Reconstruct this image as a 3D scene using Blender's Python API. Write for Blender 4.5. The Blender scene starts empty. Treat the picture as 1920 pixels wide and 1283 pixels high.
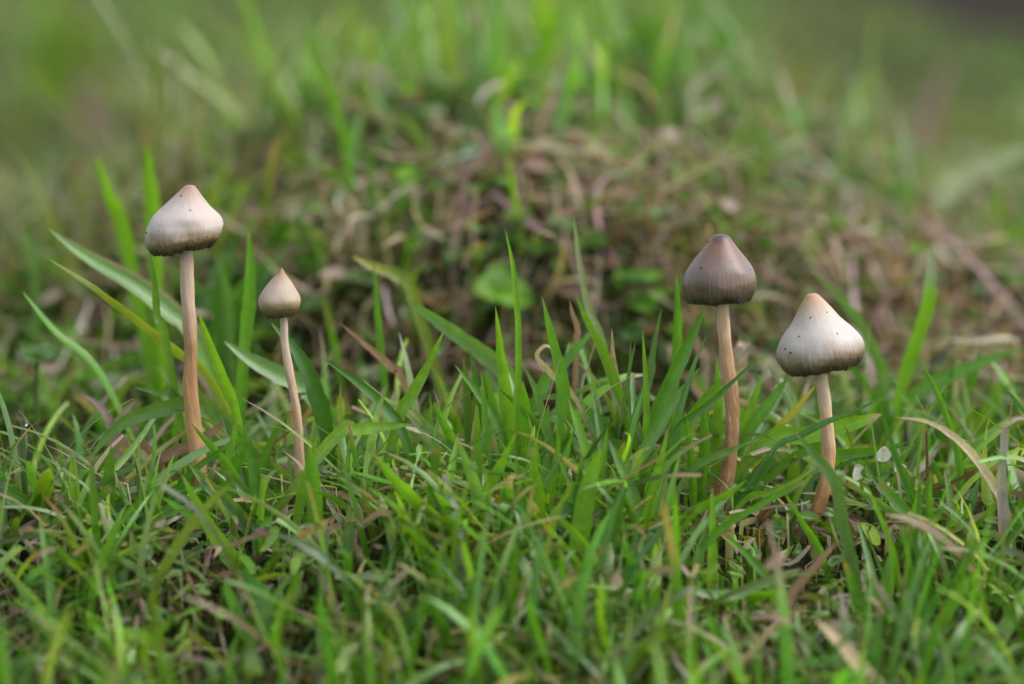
import bpy, math, random
import numpy as np
from mathutils import Vector, Matrix

# ------------------------------------------------------------------ camera, world, sun, exposure
SC = bpy.context.scene
COL = SC.collection
R = math.radians
PITCH = R(9.0)
FOC = 0.55                       # metres to the focus plane
FRAME_W = 0.165                  # metres across the focus plane
ZC = 0.0268
cam_d = bpy.data.cameras.new('camera')
cam = bpy.data.objects.new('camera', cam_d)
COL.objects.link(cam)
cam_d.sensor_width = 36.0
cam_d.lens = 36.0 * FOC / FRAME_W
CAMP = Vector((0, -FOC * math.cos(PITCH), ZC + FOC * math.sin(PITCH)))
cam.location = CAMP
cam.rotation_euler = (R(90) - PITCH, 0, 0)
cam_d.clip_start = 0.01
cam_d.clip_end = 500
cam_d.dof.use_dof = True
cam_d.dof.focus_distance = FOC + 0.001
cam_d.dof.aperture_fstop = cam_d.lens / 15.0
cam_d.dof.aperture_blades = 0
SC.camera = cam

SUN_EL, SUN_AZ = R(52), R(82)    # azimuth from -Y (towards camera) round to +X
sun_dir = Vector((math.cos(SUN_EL) * math.sin(SUN_AZ), -math.cos(SUN_EL) * math.cos(SUN_AZ), math.sin(SUN_EL)))
w = bpy.data.worlds.new('World'); SC.world = w; w.use_nodes = True
nt = w.node_tree
bg = nt.nodes['Background']
sky = nt.nodes.new('ShaderNodeTexSky'); sky.sky_type = 'NISHITA'; sky.sun_disc = False
sky.sun_elevation = SUN_EL
sky.sun_rotation = math.atan2(sun_dir.x, sun_dir.y)
sky.air_density = 1.0; sky.dust_density = 2.0; sky.ozone_density = 1.0
hs = nt.nodes.new('ShaderNodeHueSaturation'); hs.inputs['Saturation'].default_value = 0.45
nt.links.new(sky.outputs[0], hs.inputs['Color'])
nt.links.new(hs.outputs[0], bg.inputs['Color'])
bg.inputs['Strength'].default_value = 0.15
sd = bpy.data.lights.new('sun', 'SUN'); sd.energy = 1.1; sd.angle = R(36); sd.color = (1, 0.975, 0.95)
so = bpy.data.objects.new('sun', sd); COL.objects.link(so)
so.rotation_euler = sun_dir.to_track_quat('Z', 'Y').to_euler()
SC.view_settings.view_transform = 'Standard'
SC.view_settings.look = 'None'
SC.view_settings.exposure = 0.78
SC.view_settings.gamma = 1.0
SC.cycles.use_denoising = True
SC.cycles.max_bounces = 8
SC.cycles.diffuse_bounces = 5
SC.cycles.transmission_bounces = 6
SC.cycles.transparent_max_bounces = 8
SC.cycles.sample_clamp_indirect = 6.0

# ------------------------------------------------------------------ helpers
rng = np.random.default_rng(7)
PXS = FRAME_W / 1920.0
CAMP_N = np.array(CAMP)
FWD = np.array([0, math.cos(PITCH), -math.sin(PITCH)])
UP = np.array([0, math.sin(PITCH), math.cos(PITCH)])

def ymap(Y):
    """the near turf falls away steeply, so its depth range is short"""
    return Y if Y > -0.006 else -0.006 + (Y + 0.006) * 0.68

def at(px, py, Y=0.0):
    """world point on the vertical plane y = Y seen at photo pixel (px, py)"""
    Y = ymap(Y)
    d = FWD * FOC + np.array([1.0, 0, 0]) * (px - 960) * PXS + UP * (641.5 - py) * PXS
    s = (Y - CAMP_N[1]) / d[1]
    return CAMP_N + d * s

def pxsize(Y):
    Y = ymap(Y)
    return PXS * (Y - CAMP_N[1]) / (FOC * math.cos(PITCH))

def _hash(ix, iy, seed):
    h = (ix * 374761393 + iy * 668265263 + seed * 1442695041) & 0x7fffffff
    h = ((h ^ (h >> 13)) * 1274126177) & 0x7fffffff
    h = h ^ (h >> 16)
    return (h & 0xffff) / 65535.0

def vnoise(x, y, scale, seed=0):
    x = np.asarray(x, dtype=float) * scale + 1000; y = np.asarray(y, dtype=float) * scale + 1000
    ix = np.floor(x).astype(np.int64); iy = np.floor(y).astype(np.int64)
    fx = x - ix; fy = y - iy
    fx = fx * fx * (3 - 2 * fx); fy = fy * fy * (3 - 2 * fy)
    a = _hash(ix, iy, seed); b = _hash(ix + 1, iy, seed); c = _hash(ix, iy + 1, seed); d = _hash(ix + 1, iy + 1, seed)
    return (a * (1 - fx) + b * fx) * (1 - fy) + (c * (1 - fx) + d * fx) * fy

def sstep(a, b, v):
    t = np.clip((v - a) / (b - a), 0, 1)
    return t * t * (3 - 2 * t)

def gauss(x, y, cx, cy, sx, sy):
    return np.exp(-((x - cx) / sx) ** 2 - ((y - cy) / sy) ** 2)

def ground_z(x, y):
    x = np.asarray(x, dtype=float); y = np.asarray(y, dtype=float)
    near = np.exp(-(np.maximum(np.hypot(x, y) - 1.5, 0)) / 1.0)
    z = 0.004 * (vnoise(x, y, 22, 1) - .5) + 0.003 * (vnoise(x, y, 60, 2) - .5) + 0.0015 * (vnoise(x, y, 190, 3) - .5)
    z = z * near
    edge = 0.012 * vnoise(x, 0 * x, 20, 6) + 0.03 * sstep(.03, .10, np.abs(x + .0))
    rise = 0.62 * sstep(0.058 + edge, 0.086 + edge, y) + 0.38 * sstep(0.075 + edge, .16 + edge, y)
    mound = np.exp(-(np.abs(x - .006) / .082) ** 2.4) * (0.9 + 0.25 * vnoise(x, y, 25, 5)) * (1 - 0.8 * sstep(.22, .5, y))
    z = z + rise * (0.012 + 0.036 * mound)
    z = z - 0.50 * np.clip(-y - 0.004, 0, 0.06) - 0.012 * sstep(.05, .12, -y)
    z = z - 0.016 * gauss(x, y, 0.012, 0.053, 0.034, 0.014)
    z = z - 0.016 * gauss(x, y, -0.080, 0.042, 0.022, 0.016)
    z = z - 0.008 * gauss(x, y, 0.085, 0.03, 0.014, 0.018)
    z = z + 0.004 * gauss(x, y, 0.034, 0.003, 0.02, 0.02)
    z = z - 0.003 * gauss(x, y, 0.05, -0.01, 0.012, 0.012)
    z = z + 0.012 * sstep(0.4, 1.4, y) + 0.06 * sstep(1.4, 6, y)
    return z

_raw_ground = ground_z
_FIT = []
for _px, _py, _Y in ((378, 985, .006), (564, 985, .004), (1350, 960, 0.0), (1492, 1050, 0.0), (1520, 1050, -.004), (950, 930, -.002), (720, 930, -.002), (200, 940, 0.0), (1750, 1000, -.002), (1150, 920, 0.0)):
    _q = at(_px, _py, _Y)
    _FIT.append((_q[0], _q[1], _q[2] - float(_raw_ground(np.array([_q[0]]), np.array([_q[1]]))[0])))

def ground_z(x, y):
    x = np.asarray(x, dtype=float); y = np.asarray(y, dtype=float)
    z = _raw_ground(x, y)
    num = 0.0; den = 0.35
    for cx, cy, dz in _FIT:
        k = gauss(x, y, cx, cy, .016, .02); num = num + k * dz; den = np.maximum(den, 0) + k
    return z + num / den

def gz(x, y):
    return float(ground_z(np.array([x]), np.array([y]))[0])

def bank_Y(px, py):
    """depth at which the line of sight through (px, py) meets the bank"""
    Y = 0.03
    while Y < 0.9:
        p = at(px, py, Y)
        if p[2] < gz(p[0], p[1]): return Y - 0.0008
        Y += 0.002
    return Y

def mesh_from(name, verts, faces, mat, smooth=True, attrs=None):
    """verts (n,3) array, faces list of arrays (m,k)"""
    me = bpy.data.meshes.new(name)
    verts = np.asarray(verts, dtype=np.float32)
    if not isinstance(faces, list) or (len(faces) and not hasattr(faces[0], 'shape')):
        faces = [np.asarray(faces, dtype=np.int32)]
    loops = np.concatenate([f.reshape(-1) for f in faces]).astype(np.int32)
    sizes = np.concatenate([np.full(len(f), f.shape[1], dtype=np.int32) for f in faces])
    starts = np.concatenate([[0], np.cumsum(sizes)[:-1]]).astype(np.int32)
    me.vertices.add(len(verts)); me.vertices.foreach_set('co', verts.ravel())
    me.loops.add(len(loops)); me.loops.foreach_set('vertex_index', loops)
    me.polygons.add(len(sizes)); me.polygons.foreach_set('loop_start', starts)
    me.polygons.foreach_set('loop_total', sizes)
    if smooth:
        me.polygons.foreach_set('use_smooth', np.ones(len(sizes), dtype=bool))
    for an, (typ, data) in (attrs or {}).items():
        at_ = me.attributes.new(an, typ, 'POINT')
        data = np.asarray(data, dtype=np.float32)
        if typ == 'FLOAT_COLOR':
            if data.shape[1] == 3:
                data = np.concatenate([data, np.ones((len(data), 1), dtype=np.float32)], axis=1)
            at_.data.foreach_set('color', data.ravel())
        elif typ == 'FLOAT_VECTOR':
            at_.data.foreach_set('vector', data.ravel())
        else:
            at_.data.foreach_set('value', data.ravel())
    me.update(calc_edges=True)
    me.validate()
    if mat:
        me.materials.append(mat)
    return me

def link(name, me, parent=None):
    o = bpy.data.objects.new(name, me); COL.objects.link(o)
    if parent is not None:
        o.parent = parent
    return o

def tag(o, label=None, cat=None, group=None, kind=None):
    if label: o['label'] = label
    if cat: o['category'] = cat
    if group: o['group'] = group
    if kind: o['kind'] = kind
    return o

def empty(name, loc):
    o = bpy.data.objects.new(name, None); COL.objects.link(o)
    o.location = Vector([float(v) for v in loc]); o.empty_display_size = 0.002
    return o

# ------------------------------------------------------------------ materials
def new_mat(name):
    m = bpy.data.materials.new(name); m.use_nodes = True
    n = m.node_tree
    for q in list(n.nodes): n.nodes.remove(q)
    out = n.nodes.new('ShaderNodeOutputMaterial')
    return m, n, out

def nd(n, t, **kw):
    q = n.nodes.new(t)
    for k, v in kw.items(): setattr(q, k, v)
    return q

def mathn(n, op, a, b=None, c=None):
    q = nd(n, 'ShaderNodeMath', operation=op)
    for i, v in enumerate((a, b, c)):
        if v is None: continue
        if hasattr(v, 'links') or hasattr(v, 'is_linked'): n.links.new(v, q.inputs[i])
        else: q.inputs[i].default_value = v
    return q.outputs[0]

def ramp(n, fac, stops):
    q = nd(n, 'ShaderNodeValToRGB')
    e = q.color_ramp.elements
    while len(e) < len(stops): e.new(0.5)
    for i, (p, c) in enumerate(stops):
        e[i].position = p; e[i].color = (c[0], c[1], c[2], 1)
    n.links.new(fac, q.inputs[0])
    return q.outputs[0]

def mix(n, fac, a, b, mode='MIX'):
    q = nd(n, 'ShaderNodeMix', data_type='RGBA', blend_type=mode)
    for s, v in ((q.inputs[0], fac), (q.inputs[6], a), (q.inputs[7], b)):
        if hasattr(v, 'is_linked'): n.links.new(v, s)
        elif isinstance(v, tuple): s.default_value = (v[0], v[1], v[2], 1)
        else: s.default_value = v
    return q.outputs[2]

def leaf_material(name, rough=0.32, trans=0.42, vein=0.12, spec=0.85):
    """thin leaf: pigment from the blade's own colour attribute, fine parallel veins, light passing through"""
    m, n, out = new_mat(name)
    ca = nd(n, 'ShaderNodeAttribute', attribute_name='Col')
    ba = nd(n, 'ShaderNodeAttribute', attribute_name='bl')
    sep = nd(n, 'ShaderNodeSeparateXYZ'); n.links.new(ba.outputs['Vector'], sep.inputs[0])
    wv = mathn(n, 'SINE', mathn(n, 'MULTIPLY', sep.outputs[0], 17.0))
    tc = nd(n, 'ShaderNodeTexCoord')
    no = nd(n, 'ShaderNodeTexNoise'); no.inputs['Scale'].default_value = 900; no.inputs['Detail'].default_value = 3
    n.links.new(tc.outputs['Object'], no.inputs['Vector'])
    veincol = mathn(n, 'MULTIPLY_ADD', wv, 0.045, 0.98)
    veincol = mathn(n, 'MULTIPLY', veincol, mathn(n, 'MULTIPLY_ADD', no.outputs['Fac'], 0.5, 0.76))
    col = mix(n, 1.0, ca.outputs['Color'], nd(n, 'ShaderNodeCombineXYZ').outputs[0], 'MULTIPLY')
    cx = [q for q in n.nodes if q.type == 'COMBXYZ'][0]
    for i in range(3): n.links.new(veincol, cx.inputs[i])
    bp = nd(n, 'ShaderNodeBump'); bp.inputs['Strength'].default_value = vein; bp.inputs['Distance'].default_value = 0.0002
    n.links.new(wv, bp.inputs['Height'])
    p = nd(n, 'ShaderNodeBsdfPrincipled')
    p.inputs['Roughness'].default_value = rough
    p.inputs['Specular IOR Level'].default_value = spec
    n.links.new(col, p.inputs['Base Color']); n.links.new(bp.outputs[0], p.inputs['Normal'])
    tr = nd(n, 'ShaderNodeBsdfTranslucent')
    tcol = mix(n, 1.0, col, (1.5, 1.45, 0.7), 'MULTIPLY')
    n.links.new(tcol, tr.inputs['Color'])
    ms = nd(n, 'ShaderNodeMixShader'); ms.inputs[0].default_value = trans
    n.links.new(p.outputs[0], ms.inputs[1]); n.links.new(tr.outputs[0], ms.inputs[2])
    n.links.new(ms.outputs[0], out.inputs['Surface'])
    return m

GRASS = leaf_material('grass_leaf')
DRY = leaf_material('dry_leaf', rough=0.7, trans=0.2, vein=0.5, spec=0.25)
CLOVER = leaf_material('clover_leaf', rough=0.55, trans=0.35, vein=0.0, spec=0.4)
PETAL = leaf_material('petal', rough=0.6, trans=0.3, vein=0.2, spec=0.3)

def soil_material():
    m, n, out = new_mat('soil')
    g = nd(n, 'ShaderNodeNewGeometry')
    n1 = nd(n, 'ShaderNodeTexNoise'); n1.inputs['Scale'].default_value = 220; n1.inputs['Detail'].default_value = 6
    n2 = nd(n, 'ShaderNodeTexNoise'); n2.inputs['Scale'].default_value = 14; n2.inputs['Detail'].default_value = 4
    for q in (n1, n2): n.links.new(g.outputs['Position'], q.inputs['Vector'])
    c1 = ramp(n, n1.outputs['Fac'], [(0.3, (0.012, 0.008, 0.005)), (0.55, (0.032, 0.022, 0.014)), (0.75, (0.075, 0.053, 0.034))])
    c2 = ramp(n, n1.outputs['Fac'], [(0.3, (0.018, 0.024, 0.007)), (0.7, (0.07, 0.085, 0.022))])
    f = ramp(n, n2.outputs['Fac'], [(0.42, (0, 0, 0)), (0.62, (1, 1, 1))])
    # far meadow beyond the built grass: mown turf colour
    sp = nd(n, 'ShaderNodeSeparateXYZ'); n.links.new(g.outputs['Position'], sp.inputs[0])
    ln = nd(n, 'ShaderNodeVectorMath', operation='LENGTH'); n.links.new(g.outputs['Position'], ln.inputs[0])
    far = nd(n, 'ShaderNodeMapRange'); far.inputs[1].default_value = 1.2; far.inputs[2].default_value = 2.2
    n.links.new(ln.outputs['Value'], far.inputs[0])
    n3 = nd(n, 'ShaderNodeTexNoise'); n3.inputs['Scale'].default_value = 8; n3.inputs['Detail'].default_value = 5
    n.links.new(g.outputs['Position'], n3.inputs['Vector'])
    c3 = ramp(n, n3.outputs['Fac'], [(0.3, (0.05, 0.07, 0.02)), (0.5, (0.09, 0.13, 0.03)), (0.7, (0.15, 0.13, 0.06))])
    c = mix(n, f, c1, c2)
    c = mix(n, far.outputs[0], c, c3)
    # a bare patch of dark peat on the far ground
    vm = nd(n, 'ShaderNodeVectorMath', operation='SUBTRACT'); n.links.new(g.outputs['Position'], vm.inputs[0]); vm.inputs[1].default_value = (.27, 1.10, 0)
    vd = nd(n, 'ShaderNodeVectorMath', operation='DIVIDE'); n.links.new(vm.outputs[0], vd.inputs[0]); vd.inputs[1].default_value = (.12, .45, 100)
    vl = nd(n, 'ShaderNodeVectorMath', operation='LENGTH'); n.links.new(vd.outputs[0], vl.inputs[0])
    pm = nd(n, 'ShaderNodeMapRange'); pm.inputs[1].default_value = 1.2; pm.inputs[2].default_value = .5; n.links.new(vl.outputs['Value'], pm.inputs[0])
    c = mix(n, pm.outputs[0], c, c1)
    p = nd(n, 'ShaderNodeBsdfPrincipled'); p.inputs['Roughness'].default_value = 0.9; p.inputs['Specular IOR Level'].default_value = 0.08
    n.links.new(c, p.inputs['Base Color'])
    bp = nd(n, 'ShaderNodeBump'); bp.inputs['Strength'].default_value = 0.9; bp.inputs['Distance'].default_value = 0.002
    n.links.new(n1.outputs['Fac'], bp.inputs['Height']); n.links.new(bp.outputs[0], p.inputs['Normal'])
    n.links.new(p.outputs[0], out.inputs['Surface'])
    return m

SOIL = soil_material()

# ------------------------------------------------------------------ the ground: one sheet out to the horizon
def axis(lo, hi, step, far, n_far):
    core = np.arange(lo, hi + step * .5, step)
    r1 = hi + step * (np.geomspace(1, far / step, n_far))
    r0 = lo - step * (np.geomspace(1, far / step, n_far))[::-1]
    return np.concatenate([r0, core, r1])

gx = axis(-0.22, 0.22, 0.004, 200, 60)
gy = axis(-0.2, 0.45, 0.004, 200, 70)
GX, GY = np.meshgrid(gx, gy)
gv = np.stack([GX.ravel(), GY.ravel(), ground_z(GX.ravel(), GY.ravel())], axis=1)
nx, ny = len(gx), len(gy)
ii = (np.arange(ny - 1)[:, None] * nx + np.arange(nx - 1)[None, :]).ravel()
gf = np.stack([ii, ii + 1, ii + nx + 1, ii + nx], axis=1)
tag(link('ground', mesh_from('ground', gv, gf, SOIL)), kind='structure')

# ------------------------------------------------------------------ blades in bulk (real geometry, joined: nobody could count them)
GREENS = np.array([[0.105, 0.235, 0.020], [0.140, 0.285, 0.022], [0.070, 0.180, 0.020], [0.100, 0.210, 0.045],
                   [0.185, 0.290, 0.024], [0.085, 0.205, 0.015], [0.140, 0.230, 0.080], [.17, .24, .12], [0.095, 0.22, 0.03], [0.17, 0.25, 0.04]]) * np.array([1.34, 1.40, 1.05])  # the greyish pale green paints whitish sky sheen into some blades
STRAWS = np.array([[0.40, 0.29, 0.17], [0.46, 0.36, 0.24], [0.33, 0.23, 0.14], [0.42, 0.31, 0.25],
                   [0.24, 0.16, 0.09], [0.50, 0.42, 0.30], [0.44, 0.30, 0.22], [0.34, 0.30, 0.10]])

def bulk_blades(name, N, bx, by, length, width, th0, th1, az, cols, mat, tipcol=None, tipfrac=None, S=7, fold=0.25,
                curl=None, lift=0.0004, cut=None):
    """vectorised strips: (S+1) rows x 3 verts"""
    bz = ground_z(bx, by) - 0.001
    t = np.linspace(0, 1, S + 1)
    th = th0[:, None] + (th1 - th0)[:, None] * t[None, :] ** 1.3
    a = az[:, None] + (curl[:, None] if curl is not None else 0) * t[None, :]
    ds = (length / S)[:, None]
    dh = np.sin(th) * ds; dz = np.cos(th) * ds
    X = bx[:, None] + np.concatenate([np.zeros((N, 1)), np.cumsum((dh * np.cos(a))[:, :-1], 1)], 1)
    Y = by[:, None] + np.concatenate([np.zeros((N, 1)), np.cumsum((dh * np.sin(a))[:, :-1], 1)], 1)
    Z = bz[:, None] + np.concatenate([np.zeros((N, 1)), np.cumsum(dz[:, :-1], 1)], 1)
    gzv = ground_z(X.ravel(), Y.ravel()).reshape(X.shape)
    Z = np.maximum(Z, gzv + lift * (t[None, :] > 0.01) * (1 + 3 * rng.random((N, 1))) - 0.001 * (t[None, :] < 0.01))
    prof = (0.55 + 0.75 * np.minimum(t / 0.35, 1) * 0.6) * np.sqrt(np.clip(1 - t ** 2.2, 0, 1)) + 0.02
    prof = prof / prof.max()
    prof = np.repeat(prof[None, :], N, 0)
    if cut is not None:
        prof[cut, -1] = prof[cut, -2] * 0.8
    hw = 0.5 * width[:, None] * prof
    # width direction: horizontal, perpendicular to azimuth, with roll
    roll = rng.normal(0, 0.5, N)[:, None] + rng.normal(0, .5, N)[:, None] * t[None, :]
    tx = np.sin(th) * np.cos(a); ty = np.sin(th) * np.sin(a); tz = np.cos(th)
    sx, sy, sz = -np.sin(a), np.cos(a), np.zeros_like(a)
    nxv = sy * tz - sz * ty; nyv = sz * tx - sx * tz; nzv = sx * ty - sy * tx
    wx = sx * np.cos(roll) + nxv * np.sin(roll); wy = sy * np.cos(roll) + nyv * np.sin(roll); wz = sz * np.cos(roll) + nzv * np.sin(roll)
    mx = -sx * np.sin(roll) + nxv * np.cos(roll); my = -sy * np.sin(roll) + nyv * np.cos(roll); mz = -sz * np.sin(roll) + nzv * np.cos(roll)
    P = np.empty((N, S + 1, 3, 3))
    f = fold
    for k, s in enumerate((-1, 0, 1)):
        o = f if s == 0 else 0
        P[:, :, k, 0] = X + wx * hw * s - mx * hw * o
        P[:, :, k, 1] = Y + wy * hw * s - my * hw * o
        P[:, :, k, 2] = Z + wz * hw * s - mz * hw * o
    c = np.repeat(cols[:, None, :], S + 1, 1)
    basepale = np.clip(1 - t / 0.25, 0, 1)[None, :, None] * 0.2
    c = c * (1 - basepale) + np.array([0.20, 0.24, 0.09]) * basepale if mat is GRASS else c
    if tipcol is not None:
        tf = np.clip((t[None, :] - (1 - tipfrac[:, None])) / 0.12, 0, 1)[:, :, None]
        c = c * (1 - tf) + tipcol[:, None, :] * tf
    C = np.repeat(c[:, :, None, :], 3, 2)
    B = np.zeros((N, S + 1, 3, 3)); B[:, :, 0, 0] = -1; B[:, :, 2, 0] = 1; B[..., 1] = t[None, :, None]
    base = (np.arange(N) * (S + 1) * 3)[:, None, None]
    r = (np.arange(S) * 3)[None, :, None]
    k = np.arange(2)[None, None, :]
    i0 = (base + r + k).ravel()
    F = np.stack([i0, i0 + 1, i0 + 4, i0 + 3], 1)
    me = mesh_from(name, P.reshape(-1, 3), F, mat, True,
                   {'Col': ('FLOAT_COLOR', C.reshape(-1, 3)), 'bl': ('FLOAT_VECTOR', B.reshape(-1, 3))})
    return me

def bare(x, y):
    """0 = lush, 1 = hardly any green (thatch bank, hollows, dry ground at the back right)"""
    b = 0.42 * gauss(x, y, 0.012, 0.092, 0.034, 0.022) + 0.7 * gauss(x, y, 0.095, 0.105, 0.050, 0.035)
    b = b + 1.1 * gauss(x, y, 0.010, 0.050, 0.034, 0.015) + 1.1 * gauss(x, y, -0.085, 0.040, 0.030, 0.022)
    b = b + 0.3 * gauss(x, y, -0.03, 0.09, 0.04, 0.025)
    return np.clip(b, 0, 1)

def hollow(x, y):
    return np.clip(1.3 * gauss(x, y, 0.010, 0.052, 0.036, 0.013) + 1.2 * gauss(x, y, -0.085, 0.040, 0.030, 0.022), 0, 1)

def short(x, y):
    """1 = only stubble and moss (the grazed ground behind the mound)"""
    return np.clip(0.8 * sstep(0.06, 0.13, np.abs(x - .005) - 0.05 * (y - .2)) * sstep(0.13, 0.24, y) + .75 * sstep(.28, .45, y), 0, .85)

def scatter(n, ylo, yhi, clump_scale=28, seed=11, spread=1.35, p_fn=None):
    """points in the wedge the camera looks into, wider than the frame"""
    X = np.empty(0); Y = np.empty(0)
    while len(X) < n:
        y = rng.uniform(ylo, yhi, n * 3)
        D = y + FOC
        half = np.maximum(0.5 * FRAME_W * D / FOC * spread + 0.03, 0.07)
        x = rng.uniform(-1, 1, n * 3) * half.max()
        k = np.abs(x) < half
        x, y = x[k], y[k]
        pr = 0.25 + 1.1 * vnoise(x, y, clump_scale, seed) ** 2 + 0.35 * vnoise(x, y, clump_scale * 3, seed + 1)
        if p_fn is not None: pr = pr * p_fn(x, y)
        k = rng.random(len(x)) < pr
        X = np.concatenate([X, x[k]]); Y = np.concatenate([Y, y[k]])
    return X[:n], Y[:n]

def pick_cols(pal, n, jit=0.18):
    c = pal[rng.integers(0, len(pal), n)]
    return np.clip(c * (1 + jit * rng.normal(size=(n, 1))) * (1 + 0.07 * rng.normal(size=(n, 3))), 0.004, 0.8)

STEMS_X = (-0.0505, -0.0345, 0.0345, 0.0505, 0.0465)

def keep_clear(x, y, h, tall):
    """short grass in front of the mushrooms and towards the camera, where the photo sees over it"""
    lim = np.where(y < -0.004, 0.016 + 0.40 * np.clip(-y, 0, .045), 0.027)
    for sx in STEMS_X:
        lim = np.where((np.abs(x - sx) < 0.006) & (y > -0.05) & (y < 0.006), 0.004, lim)
    return np.minimum(h, lim * (0.5 + 0.6 * rng.random(len(x))) * tall)

def build_grass():
    tot = []
    # near and middle turf, upright blades
    n = 2900
    x, y = scatter(n, -0.27, 0.10, clump_scale=70, p_fn=lambda a, b: np.clip(vnoise(a, b, 110, 19) * 2.4 - .5, .08, 1) * (1 - 0.95 * bare(a, b)) * np.where((b > -.065) & (b < 0), 1.0, np.where((b > 0) & (b < .065), .75, .42)))
    L = keep_clear(x, y, rng.gamma(5, 0.0056, n), 1.0)
    wd = rng.gamma(4, .00024, n) + .0003
    th0 = np.abs(rng.normal(0.2, 0.35, n)); th1 = th0 + np.abs(rng.normal(0.6, 0.6, n))
    az = rng.uniform(0, 2 * np.pi, n)
    tipf = np.where(rng.random(n) < 0.4, rng.uniform(0.03, 0.4, n), 0.0)
    me = bulk_blades('grass', n, x, y, L, wd, th0, th1, az, pick_cols(GREENS, n, .28), GRASS, pick_cols(STRAWS, n), tipf,
                     curl=rng.normal(0, .5, n), cut=rng.random(n) < 0.25)
    tag(link('grass', me), 'short green lawn grass around the four mushrooms', 'grass', kind='stuff')
    # low blades lying about
    n = 5500
    x, y = scatter(n, -0.27, 0.12, clump_scale=60, p_fn=lambda a, b: (1 - 0.97 * bare(a, b)) * np.where((b > -.065) & (b < 0), 1.0, .5))
    L = rng.uniform(0.007, 0.030, n)
    wd = rng.gamma(2.2, 0.00036, n) + .0002
    near_stem = np.zeros(n, bool)
    for sx in STEMS_X: near_stem |= (np.abs(x - sx) < .006) & (y > -.045) & (y < .004)
    L = np.where(near_stem, L * .3, L)
    lowcol = np.where(rng.random((n, 1)) < .10, pick_cols(STRAWS, n, .25), pick_cols(GREENS, n, .3) * rng.choice([.7, .9, 1.05, 1.2], (n, 1)))
    th0 = rng.uniform(0.3, 1.1, n); th1 = rng.uniform(1.1, 2.0, n)
    me = bulk_blades('grass_low', n, x, y, L, wd, th0, th1, rng.uniform(0, 2 * np.pi, n), lowcol, GRASS,
                     pick_cols(STRAWS, n), np.where(rng.random(n) < .4, rng.uniform(0.05, .5, n), 0), curl=rng.normal(0, .8, n),
                     cut=rng.random(n) < 0.4, lift=0.002)
    tag(link('low_grass', me), 'low tangled green grass lying close to the soil', 'grass', kind='stuff')
    # background meadow
    n = 14000
    x, y = scatter(n, 0.10, 1.25, clump_scale=13, seed=21, spread=1.5, p_fn=lambda a, b: (1 - 0.93 * bare(a, b)) * np.clip(1.2 - .5 * b, .3, 1) * (1 - sstep(1.15, .8, np.hypot((a - .27) / .10, (b - 1.1) / .4))))
    L = rng.gamma(5, 0.0045, n) * (0.4 + 0.9 * vnoise(x, y, 13, 21)) * (1 - 0.6 * bare(x, y)) * (1 - .85 * short(x, y))
    wd = rng.uniform(0.0010, 0.0026, n)
    th0 = np.abs(rng.normal(0.2, 0.3, n)); th1 = th0 + np.abs(rng.normal(0.6, 0.5, n))
    cols = pick_cols(GREENS, n, .25) * 1.2
    k1 = sstep(.5, .8, vnoise(x, y, 16, 81))[:, None] * .7; cols = cols * (1 - k1) + np.array([.24, .33, .16]) * k1
    k2 = sstep(.55, .8, vnoise(x, y, 18, 83))[:, None] * .7; cols = cols * (1 - k2) + np.array([.24, .27, .04]) * k2
    k3 = sstep(.6, .8, vnoise(x, y, 15, 85))[:, None] * .7; cols = cols * (1 - k3) + np.array([.20, .17, .08]) * k3
    me = bulk_blades('grass_far', n, x, y, L, wd, th0, th1, rng.uniform(0, 2 * np.pi, n), cols, GRASS,
                     pick_cols(STRAWS, n), np.where(rng.random(n) < .3, rng.uniform(0.05, .4, n), 0), curl=rng.normal(0, .5, n), S=6)
    tag(link('meadow_grass', me), 'out of focus green meadow grass behind the mossy bank', 'grass', kind='stuff')

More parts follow.
